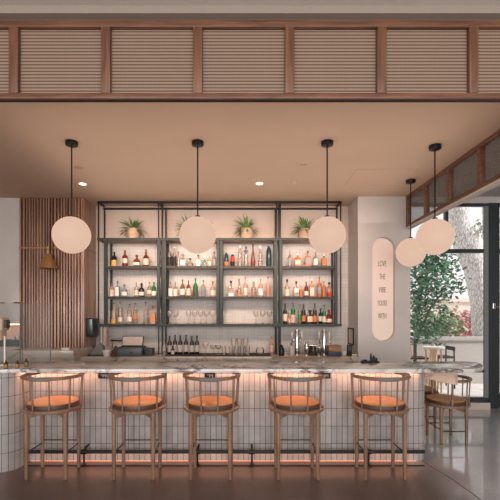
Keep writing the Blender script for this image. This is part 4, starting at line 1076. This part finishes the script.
obj('foliage', bm, plain('grey_green_leaf', (150, 156, 136), .6, noise=.3, nscale=5), t, 0)
dt = 11.6
t = thing('tree', 'second pale trunk rising straight up behind the door frame', 'tree', (X(494, dt), dt, -.02))
bm = bmesh.new(); q = tp(489, 507, 380); limb(bm, [(q[0] + .05, dt, -.06, .4), q, tp(489, 507, 300), tp(486, 506, 260), tp(484, 503, 230), tp(483, 502, 205), tp(480, 500, 150)], seed=5)
obj('trunk', bm, BARK, t, 60)
# leafy shrub close to the glass
ds = 8.2
t = thing('leafy_shrub', 'bushy dark green shrub just outside the window beside the wall', 'shrub', (X(420, ds), ds, -.02))
bm = bmesh.new()
tube(bm, [(X(414.5, ds), ds, -.04), (X(415, ds), ds, 1.0), (X(420, ds), ds, 2.0), (X(430, ds), ds, 2.7)], .03, 8, True, [.04, .035, .03, .012])
tube(bm, [(X(415, ds), ds, 1.0), (X(428, ds), ds, 1.7), (X(446, ds), ds, 2.2)], .02, 8, True, [.03, .02, .01])
tube(bm, [(X(417, ds), ds, 1.5), (X(422, ds), ds + .2, 2.1), (X(436, ds), ds + .2, 2.5)], .02, 8, True, [.025, .02, .01])
obj('stem', bm, plain('shrub_stem', (84, 68, 56), .8), t)
rnd = random.Random(9)
pts = [(X(px, ds), ds + rnd.uniform(-.3, .3), Z(py, ds)) for px, py in
       [(rnd.uniform(410, 420 + w), py) for py, w in ((248, 22), (256, 30), (262, 32), (270, 36), (278, 40), (286, 36), (294, 34), (300, 28), (308, 26), (316, 24), (324, 22), (330, 18), (335, 14), (262, 32), (270, 36), (286, 34)) for _ in range(7)]]
bm = bmesh.new(); leaves(bm, pts, 3300, .05, (.1, .16, .1), rnd)
def leafmat():
    m, nt, b = new_mat('shrub_leaf'); L = nt.links
    gi = nt.nodes.new('ShaderNodeTexCoord'); n = nt.nodes.new('ShaderNodeTexNoise'); n.inputs['Scale'].default_value = 7; n.inputs['Detail'].default_value = 3
    r = nt.nodes.new('ShaderNodeValToRGB'); e = r.color_ramp.elements; e[0].position = .34; e[0].color = lin((26, 60, 44)); e[1].position = .66; e[1].color = lin((140, 194, 150)); k = e.new(.5); k.color = lin((60, 128, 88))
    L.new(gi.outputs['Object'], n.inputs['Vector']); L.new(n.outputs['Fac'], r.inputs['Fac']); L.new(r.outputs['Color'], b.inputs['Base Color']); b.inputs['Roughness'].default_value = .45
    return m
obj('foliage', bm, leafmat(), t, 0)
# red and green planting behind the wall
for px, py0, dd, c, w, nm, lb, sd in ((446, 322, 10.25, (136, 150, 112), .42, 'flowering_shrub', 'green shrub with pinkish tips behind the low wall', 1), (458, 326, 11.1, (198, 130, 128), .3, 'flowering_shrub', 'red flowering shrub behind the low wall, left of trunk', 2), (470, 326, 11.9, (214, 146, 144), .24, 'flowering_shrub', 'pinkish red shrub right against the leaning trunk', 3), (432, 322, 12.4, (128, 132, 96), .5, 'flowering_shrub', 'pale green shrub showing through gaps of the near foliage', 4)):
    t = thing(nm, lb, 'shrub', (X(px, dd), dd, -.02), 0, 'shrubs behind the low wall')
    bm = bmesh.new(); tube(bm, [(X(px, dd), dd, -.03), (X(px, dd), dd, 1.4)], .03, 6); obj('stem', bm, plain('shrub_stem', (84, 68, 56), .8), t)
    rnd = random.Random(sd); zc = Z(py0, dd)
    bm = bmesh.new(); leaves(bm, [(X(px, dd), dd, zc - .1), (X(px, dd), dd, zc - .3), (X(px, dd), dd, zc + .1), (X(px, dd), dd, zc - .5)], 620, .07, (w * .55, .16, .2), rnd)
    obj('foliage', bm, plain('bloom_%d' % sd, c, .7, noise=.35, nscale=6), t, 0)
bm = bmesh.new(); box(bm, 4, 26, 22, 23, -.02, 2.25); box(bm, 4, 26, 21.9, 23.1, 2.25, 2.45)
tag(obj('distant_wall', bm, plain('far_wall', (214, 196, 184), .9, noise=.04, nscale=3)), 'long pale distant building strip beyond the shrubs outside', 'building')
# patio table and chairs
dtb = 8.6
tx = X(433.5, dtb)
t = thing('patio_table', 'round pale topped wooden patio table outside the window', 'table', (tx, dtb, -.02))
zt2 = Z(346.5, dtb)
bm = bmesh.new(); lathe(bm, [(.0, zt2 - .045), (.21, zt2 - .045), (.225, zt2 - .03), (.225, zt2 - .005), (.21, zt2), (0, zt2)], 30, tx, dtb); obj('tabletop', bm, plain('pale_top', (226, 214, 200), .4), t)
OAK = wood('pale_oak', (206, 164, 128), (228, 190, 156), .5, (20, 20, 3))
for a in range(4):
    aa = PI / 4 + a * PI / 2; x, y = tx + .16 * math.cos(aa), dtb + .16 * math.sin(aa)
    bm = bmesh.new(); tube(bm, [(x, y, -.02), (x, y, zt2 - .04)], .022, 8); obj('leg', bm, OAK, t)
bm = bmesh.new(); lathe(bm, [(.07, .1), (.07, zt2 - .05)], 18, tx, dtb); obj('pedestal', bm, OAK, t)
def pchair(px, dd, rz, label):
    x = X(px, dd); t = thing('patio_chair', label, 'chair', (x, dd, -.02), rz, 'patio chairs outside')
    for sx2, sy2, h in ((-1, -1, .82), (1, -1, .82), (-1, 1, .68), (1, 1, .68)):
        bm = bmesh.new(); tube(bm, [(sx2 * .19, sy2 * .19, 0), (sx2 * .18, sy2 * .18, h if sy2 > 0 else (1.02 if px < 440 else .93))], .017, 8); obj('leg', bm, OAK if px < 440 else BLK, t, world=False)
    bm = bmesh.new(); box(bm, -.2, .2, -.2, .2, .68, .72, .01); obj('seat', bm, BLK, t, world=False)
    bm = bmesh.new(); box(bm, -.2, .2, -.205, -.17, .9 if px < 440 else .85, 1.03 if px < 440 else .94, .01); obj('backrest', bm, OAK if px < 440 else BLK, t, world=False)
pchair(416, 8.95, -PI / 2, 'wooden patio chair with black seat left of the patio table')
pchair(442, 9.15, PI / 2, 'black patio chair right of the round patio table')

# ================================================================ LIGHT
W = bpy.data.worlds.new('sky'); S.world = W; W.use_nodes = True
bg = W.node_tree.nodes['Background']
nt = W.node_tree
tc = nt.nodes.new('ShaderNodeTexCoord'); sp = nt.nodes.new('ShaderNodeSeparateXYZ'); rmp = nt.nodes.new('ShaderNodeValToRGB')
mr = nt.nodes.new('ShaderNodeMapRange'); mr.inputs['From Min'].default_value = -.2; mr.inputs['From Max'].default_value = .8
rmp.color_ramp.elements[0].color = lin((232, 222, 216)); rmp.color_ramp.elements[1].color = lin((214, 222, 232))
nt.links.new(tc.outputs['Generated'], sp.inputs[0]); nt.links.new(sp.outputs['Z'], mr.inputs['Value']); nt.links.new(mr.outputs['Result'], rmp.inputs['Fac']); nt.links.new(rmp.outputs['Color'], bg.inputs['Color'])
bg.inputs['Strength'].default_value = 1.35

def area(name, loc, rot, sx, sy, col, power):
    l = bpy.data.lights.new(name, 'AREA'); l.shape = 'RECTANGLE'; l.size = sx; l.size_y = sy; l.energy = power; l.color = lin(col)[:3]
    o = bpy.data.objects.new(name, l); COL.objects.link(o); o.location = loc; o.rotation_euler = rot
    return o
def spot(name, loc, tgt, col, power, ang, blend=.6, r=.05):
    l = bpy.data.lights.new(name, 'SPOT'); l.energy = power; l.color = lin(col)[:3]; l.spot_size = ang; l.spot_blend = blend; l.shadow_soft_size = r
    o = bpy.data.objects.new(name, l); COL.objects.link(o); o.location = loc; v = Vector(tgt) - Vector(loc); o.rotation_euler = v.to_track_quat('-Z', 'Y').to_euler()
    return o
area('room_daylight', (0, -4.0, 2.0), (PI / 2, 0, 0), 9, 3, (255, 247, 242), 440)
area('ceiling_fill', (0, 5.2, 3.2), (PI, 0, 0), 5.0, 3.2, (255, 238, 224), 22)  # unseen upward area light added to brighten the ceiling
sw = area('shelf_fill', (-.4, 5.0, 3.2), (math.radians(72), 0, 0), 4.2, .5, (255, 222, 202), 32); sw.data.spread = math.radians(75)  # unseen area light added to warm the shelf wall
spot('slat_fill', (-3.6, 2.6, 2.2), (-3.35, 6.93, 1.6), (240, 238, 236), 500, .36, 1.0, .3)  # added spot that lightens the lower slats
area('toe_lamp', (-.22, 4.49, .128), (0, 0, 0), 4.3, .11, (255, 176, 138), 3.2)
sun_d = bpy.data.lights.new('sun', 'SUN'); sun_d.energy = 5.0; sun_d.angle = .2; sun_d.color = (1, .97, .94)
sun = bpy.data.objects.new('sun', sun_d); COL.objects.link(sun); sun.rotation_euler = Vector((-.72, .3, -.62)).to_track_quat('-Z', 'Y').to_euler()
